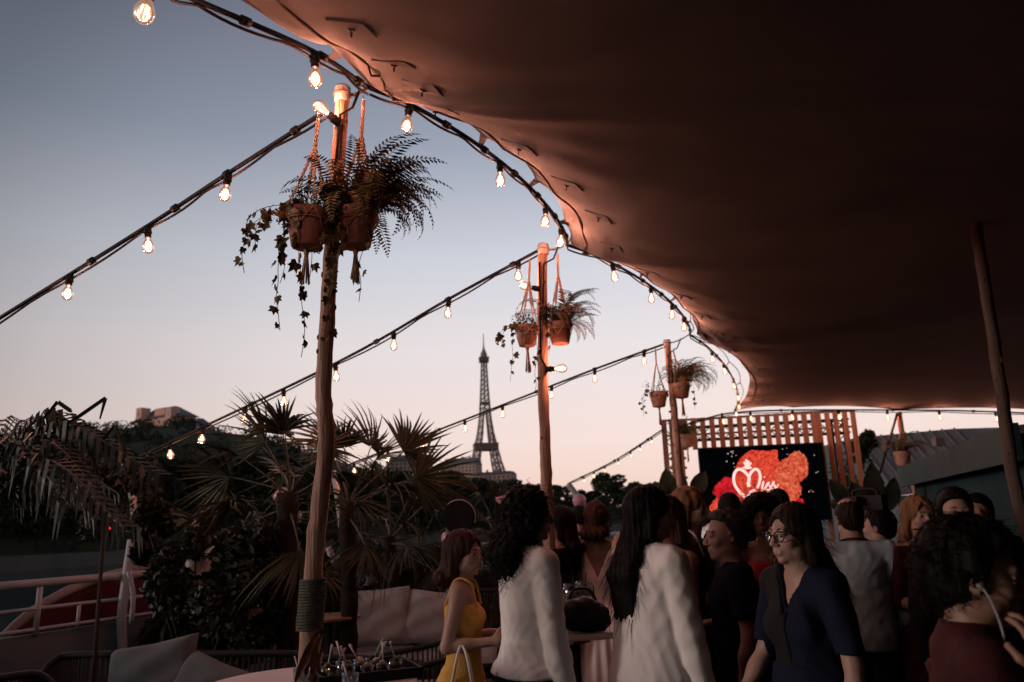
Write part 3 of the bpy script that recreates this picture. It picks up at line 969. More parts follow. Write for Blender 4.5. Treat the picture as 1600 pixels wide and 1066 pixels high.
# ================================================================== hanging planters
m_terra = M('terracotta', (0.42, 0.23, 0.18), 0.85, 0.18, 14, 0.15, 60)
m_soil = M('potting_soil', (0.03, 0.02, 0.015), 0.95)
m_cord = M('cotton_macrame', (0.55, 0.40, 0.30), 0.9, 0.15, 60, 0.2, 200)
m_ring = M('steel_ring', (0.45, 0.43, 0.42), 0.35, 0.1, 8, metal=0.8)
m_ivy = M('ivy_leaf', (0.05, 0.058, 0.026), 0.6, 0.45, 9, col2=(0.15, 0.12, 0.06))
m_vine = M('vine_stem', (0.07, 0.055, 0.03), 0.8)
m_fern = M('fern_green', (0.12, 0.095, 0.045), 0.7, 0.4, 7, col2=(0.17, 0.125, 0.06))
m_dgreen = M('small_leaf_green', (0.03, 0.042, 0.018), 0.7, 0.4, 10)
def ivy_leaf_mesh(k):
    r = random.Random(k)
    prof = [(0, 0), (-0.35, -0.12), (-0.55, 0.12), (-0.38, 0.34), (-0.52, 0.62), (-0.2, 0.58), (0, 1.0), (0.2, 0.58), (0.52, 0.62), (0.38, 0.34), (0.55, 0.12), (0.35, -0.12)]
    v = [(x * r.uniform(.85, 1.1), y * r.uniform(.9, 1.1), -abs(x) * 0.35 - 0.18 * y * y) for x, y in prof] + [(0, 0.35, 0.0)]
    m = MB(); m.add(v, [(12, i, (i + 1) % 12) for i in range(12)])
    me = m.mesh('leaf'); me.materials.append(m_ivy); return me
IVY = [ivy_leaf_mesh(k) for k in range(3)]
def frond_mesh(k, length, droop, pairs=24):
    "one arching fern frond along +x, drooping towards -z"
    r = random.Random(k)
    pts = []
    p = Vector((0, 0, 0)); ang = rad(r.uniform(48, 70))
    n = 26
    for i in range(n + 1):
        pts.append(p.copy())
        p = p + Vector((math.cos(ang), 0, math.sin(ang))) * (length / n)
        ang -= droop / n * (0.5 + 1.2 * i / n)
    m = MB(); m.tube(pts, [0.0016 * (1 - 0.7 * i / n) for i in range(n + 1)], 4)
    for i in range(2, n + 1):
        t = i / n
        ll = length * 0.155 * (math.sin(PI * min(1, 0.12 + t * 0.9)) ** 0.7) * (1 - 0.25 * t) + 0.004
        d = (pts[i] - pts[i - 1]).normalized(); up = Vector((-d.z, 0, d.x))
        for s in (-1, 1):
            dr = Vector((0, s, 0)) * 0.93 + d * 0.34 - up * r.uniform(0.02, 0.3)
            dr.normalize()
            a = pts[i]; w = length / n * 0.36
            e = a + dr * ll * r.uniform(0.88, 1.08)
            mid = a.lerp(e, 0.45)
            m.add([a, mid - d * w, e, mid + d * w], [(0, 1, 2, 3)])
    me = m.mesh('frond'); me.materials.append(m_fern); return me
FRONDS = [frond_mesh(k, L_, dr) for k, (L_, dr) in enumerate(((0.40, 1.7), (0.34, 2.3), (0.44, 2.6), (0.28, 1.2), (0.36, 3.0)))]
POT = [(0.060, 0.0), (0.064, 0.004), (0.084, 0.118), (0.092, 0.120), (0.096, 0.160), (0.086, 0.161), (0.082, 0.140)]
def planter(label, hang, pot, r, kind, seed, detail=True, lean=None, tassel=0.17, vines=(), bush=0, fern=0, fern_bias=None, fern_size=1.0):
    "hang = where the ring is, pot = centre of the pot's base, r = rim radius"
    rg = random.Random(seed)
    hang, pot = Vector(hang), Vector(pot)
    s = r / 0.096
    t = thing('hanging_planter', label, 'planter', pot, rg.uniform(-.2, .2) * 0, 'macrame plant hangers on the poles')
    im = lambda p: Vector(p) - pot
    h = im(hang)
    MB().lathe([(a * s, b * s) for a, b in POT], 28).build('pot', m_terra, t, True, auto=40)
    MB().lathe([(0.001, 0.143 * s), (0.08 * s, 0.14 * s)], 16, close=False).build('soil', m_soil, t)
    # macrame: knotted neck, four twisted legs, net round the pot, tassel
    m = MB()
    top = h
    neck = top.lerp(Vector((0, 0, 0.16 * s)), 0.30)
    for k in range(3):
        ph = 2 * PI * k / 3
        m.tube([top.lerp(neck, u) + Vector((math.cos(ph + u * 14), math.sin(ph + u * 14), 0)) * 0.006 for u in np.linspace(0, 1, 22)], 0.0045, 5)
    for k in range(4):
        a = 2 * PI * k / 4 + 0.5
        rim = Vector((math.cos(a) * 0.100 * s, math.sin(a) * 0.100 * s, 0.150 * s))
        mid = neck.lerp(rim, 0.55) + Vector((math.cos(a), math.sin(a), 0)) * -0.006
        if detail:
            for q in range(2):
                m.tube([neck.lerp(mid, u) + Vector((math.cos(q * PI + u * 24), math.sin(q * PI + u * 24), 0)) * 0.0052 for u in np.linspace(0, 1, 26)], 0.0042, 5)
        else:
            m.tube([neck, mid], 0.006, 5)
        m.tube([mid, rim], 0.0028, 5); m.tube([mid + Vector((0.004, 0, 0)), rim + Vector((0.012, 0, 0))], 0.0025, 5)
        a2 = a + PI / 4
        low = Vector((math.cos(a2) * 0.079 * s, math.sin(a2) * 0.079 * s, 0.065 * s)); low0 = Vector((math.cos(a2 - PI / 2) * 0.079 * s, math.sin(a2 - PI / 2) * 0.079 * s, 0.065 * s))
        for l in (low, low0):
            m.tube([rim, Vector((rim.x * .5 + l.x * .5, rim.y * .5 + l.y * .5, 0.11 * s)) * 1.0 + Vector((rim.x + l.x, rim.y + l.y, 0)) * 0.06, l], 0.0028, 5)
        m.tube([low, low * 0.82 + Vector((0, 0, -0.05 * s)), Vector((0, 0, -0.012))], 0.0028, 5)
    m.tube([Vector((math.cos(a), math.sin(a), 0)) * 0.0935 * s + Vector((0, 0, 0.112 * s)) for a in np.linspace(0, 2 * PI, 25)], 0.0028, 5)
    m.build('macrame_hanger', m_cord, t, True)
    MB().tube([top + Vector((0, math.cos(a), math.sin(a))) * 0.014 + Vector((0, 0, 0.012)) for a in np.linspace(0, 2 * PI, 17)], 0.0022, 5).build('ring', m_ring, t, True)
    if tassel:
        m = MB()
        m.ball((0, 0, -0.022), (0.013, 0.013, 0.018), 10, 6)
        for k in range(26):
            a = rg.uniform(0, 2 * PI); q = rg.uniform(0.3, 1)
            b = Vector((math.cos(a), math.sin(a), 0))
            m.tube([b * 0.006 + Vector((0, 0, -0.03)), b * 0.013 * q + Vector((0, 0, -0.09)), b * 0.021 * q + Vector((rg.uniform(-.004, .004), 0, -tassel * rg.uniform(.85, 1.05)))], 0.0026, 4)
        m.build('tassel', m_cord, t, True)
    for (a0, out, length, n) in vines:
        a = rad(a0)
        d = Vector((math.cos(a), math.sin(a), 0))
        p = d * 0.085 * s + Vector((0, 0, 0.16 * s))
        pts = [d * 0.03 + Vector((0, 0, .14 * s)), p + Vector((0, 0, 0.02))]
        q = p + d * out * 0.6 + Vector((0, 0, 0.0)); pts.append(q)
        q = p + d * out + Vector((0, 0, -0.06)); pts.append(q)
        steps = max(2, int(length / 0.07))
        for k in range(steps):
            q = q + Vector((rg.uniform(-.014, .014), rg.uniform(-.014, .014), -length / steps)); pts.append(q)
        sp = smooth_path(pts, 5)
        v = MB().tube(sp, 0.0016, 4).build('vine', m_vine, t, True)
        for k in range(n):
            i = int(len(sp) * (0.12 + 0.86 * (k + rg.uniform(-.3, .3)) / n)); i = min(max(i, 0), len(sp) - 1)
            l = obj('leaf', rg.choice(IVY), None, v)
            l.location = sp[i] + Vector((rg.uniform(-.018, .018), rg.uniform(-.018, .018), rg.uniform(-.012, .012)))
            z = rg.uniform(0.040, 0.066) * (1.05 - 0.4 * k / n)
            l.scale = (z, z, z)
            l.rotation_euler = (rg.uniform(-2.2, -0.7), rg.uniform(-.6, .6), rg.uniform(0, 2 * PI))
    if bush:
        m = MB(); r_ = np.random.default_rng(seed)
        cl = []
        for k in range(11):
            a = r_.uniform(0, 2 * PI); q = r_.uniform(0.0, 0.11) * s
            cl.append(((q * math.cos(a) - 0.02, q * math.sin(a), r_.uniform(0.12, 0.27) * s), (0.05 * s, 0.05 * s, 0.045 * s), 1))
        leaf_cloud(m, cl, bush, 0.010, r_)
        for c_, _, _ in cl: m.tube([(0, 0, 0.14 * s), c_], 0.0012, 3)
        o = m.build('foliage', m_dgreen, t); o['kind'] = 'stuff'
    for k in range(fern):
        o = obj('frond', FRONDS[rg.randrange(len(FRONDS))], None, t)
        o.location = (rg.uniform(-.03, .03), rg.uniform(-.03, .03), 0.145 * s)
        if fern_bias is not None and rg.random() < 0.72: a = rad(fern_bias + rg.gauss(0, 48))
        else: a = rg.uniform(0, 2 * PI)
        q = s * rg.uniform(0.75, 1.15) * fern_size
        o.rotation_euler = (rg.uniform(-.3, .3), rg.uniform(-.35, .35), a); o.scale = (q, q, q)
    return t
planter('clay pot of trailing ivy hanging left of the near pole', at(497, 186, 3.24), at(479, 387, 3.22), 0.101, 'ivy', 1, vines=((185, 0.13, 0.12, 8), (200, 0.16, 0.24, 11), (215, 0.02, 0.50, 13), (260, 0.0, 0.62, 15), (175, 0.18, 0.07, 8), (330, 0.03, 0.36, 9), (240, 0.04, 0.3, 8), (10, .02, .15, 6), (100, .05, .2, 6)), bush=350)
planter('clay pot with big arching fern hanging right of the near pole', at(568, 158, 3.32), at(556, 386, 3.30), 0.101, 'fern', 2, vines=((200, 0.02, 0.55, 13), (240, 0.01, 0.62, 14), (300, 0.02, 0.4, 9)), bush=3600, fern=64, fern_bias=-20, fern_size=1.2)
planter('smaller clay ivy pot hanging left of the second pole', at(828, 407, 5.42), at(824, 541, 5.40), 0.088, 'ivy', 3, tassel=0.19, vines=((185, 0.10, 0.1, 6), (170, 0.14, 0.06, 6), (220, 0.05, 0.35, 8), (300, 0.03, 0.45, 9)), bush=260)
planter('clay pot with short fern hanging right of the second pole', at(871, 398, 5.5), at(876, 538, 5.48), 0.094, 'fern', 4, tassel=0, vines=((230, 0.03, 0.2, 6),), bush=900, fern=34, fern_bias=0, fern_size=1.05)
planter('small clay ivy pot hanging left of the third pole', at(1024, 546, 8.55), at(1030, 636, 8.5), 0.10, 'ivy', 5, detail=False, tassel=0.2, vines=((180, 0.1, 0.16, 6), (330, 0.05, 0.3, 7), (200, .1, .22, 6)), bush=260)
planter('clay pot with bushy fern hanging right of the third pole', at(1052, 548, 8.6), at(1066, 622, 8.55), 0.10, 'fern', 6, detail=False, tassel=0.2, vines=((330, 0.05, 0.25, 6),), bush=1100, fern=48, fern_bias=0, fern_size=1.25)
planter('dark fern pot hanging low on the stage frame post', at(1073, 650, 15.9), at(1074, 699, 15.8), 0.15, 'fern', 7, detail=False, tassel=0.3, bush=900, fern=22)
planter('plant pot hanging at the far tent pole beside the guy rope', at(1409, 650, 14.7), at(1412, 728, 14.7), 0.16, 'fern', 8, detail=False, tassel=0.3, bush=900, fern=24)

# ================================================================== palms and shrubs on the deck
m_palm = M('palm_leaf', (0.036, 0.046, 0.026), 0.6, 0.4, 4, spec=0.35, col2=(0.06, 0.068, 0.04))
m_palmd = M('dark_palm_leaf', (0.024, 0.032, 0.02), 0.5, 0.3, 4, spec=0.4)
m_fibre = M('palm_fibre', (0.022, 0.017, 0.013), 0.95, 0.4, 12, 0.6, 30)
def fan_leaf(k, R=0.50, span=200, nseg=24, petiole=0.55):
    "fan palm leaf: petiole along +x, then folded blades radiating"
    r = random.Random(k)
    m = MB()
    pts = [Vector((petiole * t, 0, 0.10 * math.sin(PI * t / 2) * petiole)) for t in np.linspace(0, 1, 8)]
    m.tube(pts, [0.009 - 0.004 * i / 7 for i in range(8)], 5)
    hub = pts[-1]
    for i in range(nseg):
        a = rad(-span / 2 + span * i / (nseg - 1)) + r.uniform(-.03, .03)
        d = Vector((math.cos(a), math.sin(a), 0)); s = Vector((-d.y, d.x, 0))
        Ls = R * (0.66 + 0.34 * math.cos(a * 0.8)) * r.uniform(0.72, 1.1)
        w = 0.0125
        dr = r.uniform(0.1, 0.5) * (2.6 if r.random() < 0.3 else 1)
        d = (d + Vector((0, 0, r.uniform(-.16, .10) - 0.25 * abs(math.sin(a))))).normalized()
        prev = None
        prof = [(0.03, 0.35), (0.35, 1.0), (0.65, 0.75), (0.85, 0.4), (1.0, 0.03)]
        rows = []
        for t, ww in prof:
            c = hub + d * Ls * t + Vector((0, 0, -dr * Ls * max(0, t - 0.3) ** 2 * 1.6))
            rows.append((c + s * w * ww + Vector((0, 0, 0.006 * ww)), c + Vector((0, 0, -0.006 * ww)), c - s * w * ww + Vector((0, 0, 0.006 * ww))))
        vv = [p for q in rows for p in q]
        ff = []
        for j in range(len(rows) - 1):
            b = j * 3
            ff += [(b, b + 1, b + 4, b + 3), (b + 1, b + 2, b + 5, b + 4)]
        m.add(vv, ff)
    return m.mesh('palm_leaf')
FAN = [fan_leaf(k, R, sp) for k, (R, sp) in enumerate(((0.48, 170), (0.44, 140), (0.52, 190), (0.42, 120)))]
for f in FAN: f.materials.append(m_palm)
def fan_palm(label, base, h, leaves, seed, size=1.0, aim=None):
    r = random.Random(seed)
    base = Vector(base)
    t = thing('fan_palm', label, 'palm', base, 0, 'fan palms on the deck')
    sp = smooth_path([(0, 0, 0), (0.02, 0.02, h * .5), (-0.02, 0, h)], 8)
    MB().tube(sp, [0.075 * r.uniform(.85, 1.15) for _ in sp], 9).build('trunk', m_fibre, t, True)
    ga = 0
    for k in range(leaves):
        o = obj('palm_leaf', FAN[k % 4], None, t)
        ga += 2.4
        el = rad(62 - 105 * (k / leaves) + r.uniform(-10, 10))
        o.location = (0, 0, h + 0.02 - 0.16 * k / leaves)
        o.rotation_euler = Euler((r.uniform(-.5, .5), -el, ga), 'XYZ')
        q = size * r.uniform(0.85, 1.15); o.scale = (q, q, q)
    if aim:
        for (az, el, roll_, q) in aim:
            o = obj('palm_leaf', FAN[r.randrange(4)], None, t)
            o.location = (0, 0, h)
            o.rotation_euler = Euler((rad(roll_), -rad(el), rad(az)), 'XYZ'); o.scale = (q, q, q)
    return t
b = at(452, 800, 6.0)
fan_palm('fan palm just left of the near pole, drooping fans against the sky', (b.x, 6.0, 0.0), at(440, 770, 6.0).z, 10, 4, .9, [(150, 48, 75, 1.0), (172, 12, 60, 1.0), (120, 20, 70, .9)])
b = at(545, 800, 7.0)
fan_palm('fan palm right of the near pole with two raised fans', (b.x, 7.0, 0.0), at(560, 785, 7.0).z, 10, 9, 1.0, [(25, 42, 80, 1.2), (10, 18, 75, 1.15), (150, 58, 70, 1.0), (60, 66, 85, 1.0)])
b = at(655, 860, 9.6)
fan_palm('low fan palm left of the round black sign', (b.x, 9.6, 0.0), 1.35, 12, 14, 1.0)
b = at(775, 850, 9.4)
fan_palm('small fan palm behind the curly haired woman', (b.x, 9.4, 0.0), 1.5, 12, 21, 0.9)
# feather palm with broken drooping leaflets by the picture edge
fp_base = at(-45, 900, 4.3); 
fp = thing('feather_palm', 'dark feather palm with drooping kinked leaflets by the railing', 'palm', (fp_base.x, 4.3, 0))
MB().tube([(0, 0, 0), (0.0, 0.03, 0.9), (0.02, 0.0, 1.75)], [0.05, 0.042, 0.035], 9).build('trunk', m_fibre, fp, True)
def feather_leaf(start, ctrl, end, n, ll, seed):
    r = random.Random(seed)
    pts = smooth_path([start, ctrl, end], 14)
    m = MB(); m.tube(pts, [0.011 * (1 - 0.8 * i / len(pts)) + 0.002 for i in range(len(pts))], 5)
    for i in range(3, len(pts)):
        d = (pts[i] - pts[i - 1]).normalized(); side = d.cross(Vector((0, 0, 1))).normalized()
        for s in (-1, 1):
            L_ = ll * r.uniform(0.7, 1.1) * (1 - 0.35 * i / len(pts))
            out = (side * s * 0.7 + d * 0.55 + Vector((0, 0, 0.25))).normalized()
            p0 = pts[i]; p1 = p0 + out * L_ * 0.35; kn = r.uniform(0.35, 1.0)
            p2 = p1 + (out * (1 - kn) + Vector((0, 0, -1)) * kn).normalized() * L_ * 0.35
            p3 = p2 + Vector((out.x * 0.15, out.y * 0.15, -1)).normalized() * L_ * 0.35
            w = 0.013; u = d
            row = []
            for p, ww in ((p0, .4), (p1, 1), (p2, .9), (p3, .08)):
                row += [p + u * w * ww, p - u * w * ww]
            m.add(row, [(0, 1, 3, 2), (2, 3, 5, 4), (4, 5, 7, 6)])
    return m
crn = Vector((0.02, 0, 1.75))
fl = lambda px, py, Y: at(px, py, Y) - fp.location
for k, (c1, e1) in enumerate(((fl(95, 672, 4.1), fl(245, 740, 4.0)), (fl(60, 655, 4.3), fl(170, 690, 4.6)), (fl(20, 690, 3.9), fl(110, 790, 3.7)), (fl(-60, 640, 4.2), fl(-160, 720, 4.1)), (fl(30, 660, 4.8), fl(60, 700, 5.4)), (fl(70, 720, 3.8), fl(190, 820, 3.7)), (fl(-40, 700, 3.8), fl(-60, 800, 3.5)), (fl(60, 690, 4.0), fl(150, 760, 3.9)))):
    feather_leaf(crn, c1, e1, 20, 0.34, 40 + k).build('palm_leaf', m_palmd, fp)
for pts in (((60, 690), (110, 660), (165, 622), (156, 655)), ((62, 662), (90, 628), (110, 642), (112, 644)), ((70, 665), (65, 650), (58, 690), (55, 730)), ((150, 700), (180, 665), (190, 690), (200, 720)), ((100, 670), (120, 668), (145, 720), (160, 760))):
    m = MB(); q = [at(x, y, 4.05) - fp.location for x, y in pts]
    for i in range(len(q) - 1):
        d = (q[i + 1] - q[i]).normalized(); s = d.cross(Vector((0, 1, 0))).normalized(); w0 = 0.011 if i else 0.006; w1 = 0.011 if i < len(q) - 2 else 0.004
        m.add([q[i] + s * w0, q[i] - s * w0, q[i + 1] - s * w1, q[i + 1] + s * w1, q[i] + Vector((0, .008, 0)), q[i + 1] + Vector((0, .008, 0))], [(0, 4, 5, 3), (4, 1, 2, 5)])
    m.build('kinked_leaflet', m_palmd, fp)
# small shrubs and hedges
m_olive = M('olive_leaf', (0.10, 0.115, 0.09), 0.6, 0.35, 6)
def shrub(name, label, base, clumps, count, size, mat, stems=6, h=1.0, seed=0, cat='shrub', trunk=None, group=None):
    r = np.random.default_rng(seed)
    t = thing(name, label, cat, base, 0, group)
    m = MB(); cl = []
    for (c, rr) in clumps:
        for _ in range(7):
            u = r.normal(size=3); u /= np.linalg.norm(u); u *= r.uniform(0.3, 0.8)
            cl.append(((c[0] + u[0] * rr[0], c[1] + u[1] * rr[1], c[2] + u[2] * rr[2]), tuple(x * r.uniform(0.22, 0.42) for x in rr), 1))
    leaf_cloud(m, cl, count, size, r)
    o = m.build('foliage', mat, t)
    s = MB()
    for k in range(stems):
        c = cl[int(r.integers(0, len(cl)))][0]
        s.tube(smooth_path([(r.uniform(-.05, .05), r.uniform(-.05, .05), 0), (c[0] * .3, c[1] * .3, c[2] * .5), c], 4), [0.012] * 4 + [0.008] * 4 + [0.003], 5)
    if trunk: s.tube([(0, 0, 0), (0.02, 0, trunk * .5), (0, 0, trunk)], [0.016, 0.014, 0.011], 7)
    s.build('stems', m_bark, t, True)
    return t
def clump(px, py, Y, rx, rz, base):
    p = at(px, py, Y); return ((p.x - base[0], p.y - base[1], p.z - base[2]), (rx, rx, rz))
bs = at(155, 900, 5.2); bs = (bs.x, 5.2, 0)
shrub('olive_tree', 'young olive tree with thin dark stem in front of the railing', bs, [clump(140, 790, 5.2, 0.26, 0.30, bs), clump(175, 740, 5.2, 0.2, 0.26, bs), clump(225, 745, 5.3, 0.14, 0.24, bs), clump(110, 750, 5.1, 0.2, 0.25, bs)], 5200, 0.028, m_olive, 0, seed=3, cat='tree', trunk=1.72)
bs = at(310, 1000, 5.9); bs = (bs.x, 5.9, 0)
shrub('leafy_bush', 'dense dark leafy bush behind the two grey cushions', bs, [clump(270, 905, 5.9, 0.32, 0.42, bs), clump(340, 890, 5.8, 0.36, 0.50, bs), clump(410, 905, 5.9, 0.3, 0.46, bs), clump(330, 990, 5.8, 0.5, 0.35, bs), clump(235, 830, 6.0, 0.2, 0.25, bs)], 11000, 0.036, m_palmd, 22, seed=4)
for k, (px, Y, rx, h, lb) in enumerate(((400, 9.2, 0.5, 1.2, 'dark hedge shrub below the pink balloons'), (540, 10.6, 0.55, 1.15, 'dark hedge shrub behind the lounge sofa, near the pole'), (625, 11.4, 0.55, 1.1, 'dark hedge shrub behind the lounge sofa cushions'), (700, 12.0, 0.5, 1.05, 'dark hedge shrub below the round black sign'), (790, 13.5, 0.6, 1.1, 'dark hedge shrub behind the curly haired woman'), (980, 19.5, 0.9, 1.5, 'dark hedge shrub near the short light string'), (290, 8.2, 0.45, 1.15, 'dark hedge shrub below the guest with the phone'))):
    p = at(px, 850, Y); bs = (p.x, Y, 0)
    shrub('hedge_shrub', lb, bs, [((0, 0, h * .45), (rx, rx, h * .45)), ((rx * .7, .2, h * .4), (rx * .8, rx * .8, h * .4)), ((-rx * .7, -.1, h * .42), (rx * .8, rx * .8, h * .4))], 4200, 0.05, m_leafs[k % 2], 8, seed=20 + k, group='hedge shrubs along the railing')
b = at(395, 860, 7.4)
fan_palm('broad fan palm between the dense bush and the near pole', (b.x, 7.4, 0.0), 1.25, 12, 31, 1.05)
b = at(610, 850, 8.9)
fan_palm('fan palm with hanging fronds behind the lounge cushions', (b.x, 8.9, 0.0), 1.5, 13, 37, 1.15)
for k, (px, Y, rx, h, lb) in enumerate(((470, 8.3, 0.45, 1.6, 'tall dark bush behind the near pole'), (575, 9.9, 0.6, 1.75, 'tall dark bush under the fan palm crown'), (665, 10.4, 0.5, 1.6, 'tall dark bush beside the round black sign'), (830, 15.5, 0.8, 1.5, 'dark bush by the railing behind the second pole'), (930, 17.5, 0.9, 1.7, 'dark bush by the railing behind the white dress'))):
    p = at(px, 850, Y); bs = (p.x, Y, 0)
    shrub('leafy_bush', lb, bs, [((0, 0, h * .6), (rx, rx, h * .38)), ((rx * .6, .2, h * .45), (rx * .8, rx * .8, h * .35)), ((-rx * .6, -.1, h * .45), (rx * .8, rx * .8, h * .35))], 5200, 0.042, m_palmd if k % 2 else m_leafs[0], 8, seed=60 + k, group='leafy bushes among the palms')
# strelitzia-like big paddle leaves beside the stage
def paddle(m, base, tip, w, fold=0.02):
    base, tip = Vector(base), Vector(tip)
    d = (tip - base); s = d.cross(Vector((0, 1, 0))).normalized()
    rows = []
    for t, ww in ((0, .05), (.12, .6), (.35, 1), (.6, .92), (.85, .5), (1, .02)):
        c = base + d * t + Vector((0, -0.06 * math.sin(PI * t), 0))
        rows.append((c + s * w * ww, c + Vector((0, fold, 0)), c - s * w * ww))
    vv = [p for q in rows for p in q]; ff = []
    for j in range(len(rows) - 1):
        b = j * 3; ff += [(b, b + 1, b + 4, b + 3), (b + 1, b + 2, b + 5, b + 4)]
    m.add(vv, ff)
def paddle_plant(label, px, Y, leaves):
    p = at(px, 860, Y); t = thing('paddle_leaf_plant', label, 'plant', (p.x, Y, 0), 0, 'big-leaved plants beside the stage')
    for (x0, y0, x1, y1, w) in leaves:
        a, b_ = at(x0, y0, Y) - t.location, at(x1, y1, Y) - t.location
        m = MB(); paddle(m, a, b_, w); m.tube([(0, 0, 0), (a.x * .4, 0, a.z * .55), a], [0.02, 0.016, 0.01], 6)
        m.build('leaf', m_palmd, t, True)
paddle_plant('dark pointed big-leaved plant at the stage frame post, screen side', 1052, 14.0, [(1045, 778, 1040, 732, 0.16), (1056, 775, 1068, 742, 0.15), (1035, 780, 1022, 752, 0.14), (1082, 775, 1102, 735, 0.15)])
paddle_plant('dark rounded big-leaved plant right of the stage screen', 1364, 13.0, [(1364, 800, 1362, 722, 0.19), (1350, 800, 1330, 752, 0.16), (1322, 790, 1296, 748, 0.14), (1385, 800, 1398, 745, 0.15)])
# ================================================================== stage frame, screen
m_slat = M('stage_timber', (0.33, 0.165, 0.10), 0.8, 0.25, 3, 0.3, 20, stretch=(4, 4, 0.4))
m_truss = M('dark_truss', (0.06, 0.06, 0.065), 0.5, 0.1, 5, metal=0.5)
G0 = at(1034, 790, 16.3); G1 = at(1352, 790, 15.5); G0.z = G1.z = 0
gd = (G1 - G0); GW = gd.length; gd.normalize(); gn = Vector((gd.y, -gd.x, 0))   # gn points to the audience
gm = Matrix((gd, -gn, Vector((0, 0, 1)))).transposed()
def st(px, z, out=0.0):
    "point on the stage plane under photo column px"
    w = RM @ Vector(((px - 800) / FPX, (533 - 700) / FPX, -1))
    k = w.x / w.y
    # CAM.x + k*y lies on G0 + s*gd
    s = (k * G0.y - G0.x) / (gd.x - k * gd.y)
    p = G0 + gd * s + gn * out
    return Vector((p.x, p.y, z))
pg = thing('stage_frame', 'slatted timber stage frame standing round the video screen', 'stage frame', (G0 + G1) / 2)
ZT, ZB = 3.62, 2.96
for px in np.linspace(1072, 1276, 15):
    MB().box(st(px, (ZT + ZB) / 2, 0.02), (0.105, 0.03, ZT - ZB), gm).build('slat', m_slat, pg, False, True)
for px in (1040, 1052, 1064):
    MB().box(st(px, ZT / 2, 0.0), (0.11, 0.10, ZT), gm).build('post', m_slat, pg, False, True)
for px in (1284, 1298, 1311, 1326, 1339):
    MB().box(st(px, ZT / 2, 0.012), (0.095, 0.035, ZT), gm).build('upright_board', m_slat, pg, False, True)
for z in (3.60, 3.28):
    a, b = st(1040, z, -0.03), st(1340, z, -0.03)
    MB().bar(a, b, 0.05, 0.04).build('crossbeam', m_slat, pg, False, True)
def truss(name, a, b, w, parent):
    a, b = Vector(a), Vector(b)
    d = (b - a).normalized(); s = d.cross(Vector((0, 0, 1)))
    if s.length < .1: s = gd.copy()
    s.normalize(); t = d.cross(s)
    m = MB(); n_ = max(3, int((b - a).length / w))
    cs = [(s * x + t * y) * w / 2 for x, y in ((1, 1), (-1, 1), (-1, -1), (1, -1))]
    for c in cs: m.tube([a + c, b + c], 0.022, 6)
    for i in range(n_):
        p, q = a.lerp(b, i / n_), a.lerp(b, (i + 1) / n_)
        for k in range(4):
            c1, c2 = cs[k], cs[(k + 1) % 4]
            m.tube([p + (c1 if i % 2 else c2), q + (c2 if i % 2 else c1)], 0.011, 5)
    return m.build(name, m_truss, parent, True, True)
truss('header_truss', st(1070, 3.32, -0.30), st(1335, 3.32, -0.30), 0.27, pg)
truss('side_truss', st(1318, 0.0, -0.30), st(1318, 3.45, -0.30), 0.27, pg)
truss('side_truss', st(1052, 0.0, -0.30), st(1052, 3.45, -0.30), 0.27, pg)
# slats inside the left opening
for z in np.linspace(0.4, 2.8, 13):
    MB().box(st(1058, z, -0.04), (0.34, 0.02, 0.05), gm).build('lath', m_slat, pg, False, True)

m_bezel = M('screen_casing', (0.01, 0.011, 0.013), 0.6, 0.1, 5)
# screen plane, 0.35 m in front of the frame
def sc_pt(X, Y, out=0.0):
    "X,Y measured over the picture on the screen (close-up units); on the screen plane"
    px, py = 1080 + X / 5.714, 640 + Y / 5.714
    w = RM @ Vector(((px - 800) / FPX, (533 - py) / FPX, -1))
    p0 = G0 + gn * (0.30 + out)
    s = (p0 - CAM).dot(gn) / w.dot(gn)
    return CAM + w * s
sa, sb = sc_pt(72, 372), sc_pt(1158, 288)
SZ1 = (sa.z + sb.z) / 2; SZ0 = SZ1 - 1.45
scr = thing('video_screen', 'lit video wall showing a red flower and the word Miss', 'screen', ((sa.x + sb.x) / 2, (sa.y + sb.y) / 2, SZ0))
c_ = (sa + sb) / 2; c_.z = (SZ0 + SZ1) / 2
SWd = Vector((sb.x - sa.x, sb.y - sa.y, 0)).length
MB().box(c_ - gn * 0.06, (SWd + 0.06, 0.10, SZ1 - SZ0 + 0.06), gm).build('casing', m_bezel, scr, False, True)
MB().box(c_ - gn * 0.004, (SWd, 0.012, SZ1 - SZ0), gm).build('display', emit_mat('screen_black', (0.0006, 0.0009, 0.0013), 1.0), scr, False, True)
for s in (-1, 1):
    MB().bar(c_ + gd * s * SWd * .4 - gn * .06 - Vector((0, 0, c_.z - 0.0)), c_ + gd * s * SWd * .4 - gn * .06 - Vector((0, 0, (SZ1 - SZ0) / 2)), 0.08).build('leg', m_truss, scr, False, True)
def petal_mat(name, c1, c2, st_, sc=9.0):
    m = bpy.data.materials.new(name); m.use_nodes = True
    t = m.node_tree; t.nodes.clear()
    tcn = N(t, 'ShaderNodeTexCoord'); nz = N(t, 'ShaderNodeTexNoise'); nz.inputs['Scale'].default_value = sc; nz.inputs['Detail'].default_value = 8; nz.inputs['Roughness'].default_value = 0.75
    t.links.new(tcn.outputs['Object'], nz.inputs['Vector'])
    r = N(t, 'ShaderNodeValToRGB'); r.color_ramp.elements[0].position = 0.40; r.color_ramp.elements[1].position = 0.66
    r.color_ramp.elements[0].color = (*c1, 1); r.color_ramp.elements[1].color = (*c2, 1)
    t.links.new(nz.outputs['Fac'], r.inputs[0])
    e = N(t, 'ShaderNodeEmission'); e.inputs[1].default_value = st_
    t.links.new(r.outputs[0], e.inputs[0])
    o = N(t, 'ShaderNodeOutputMaterial'); t.links.new(e.outputs[0], o.inputs[0])
    return m
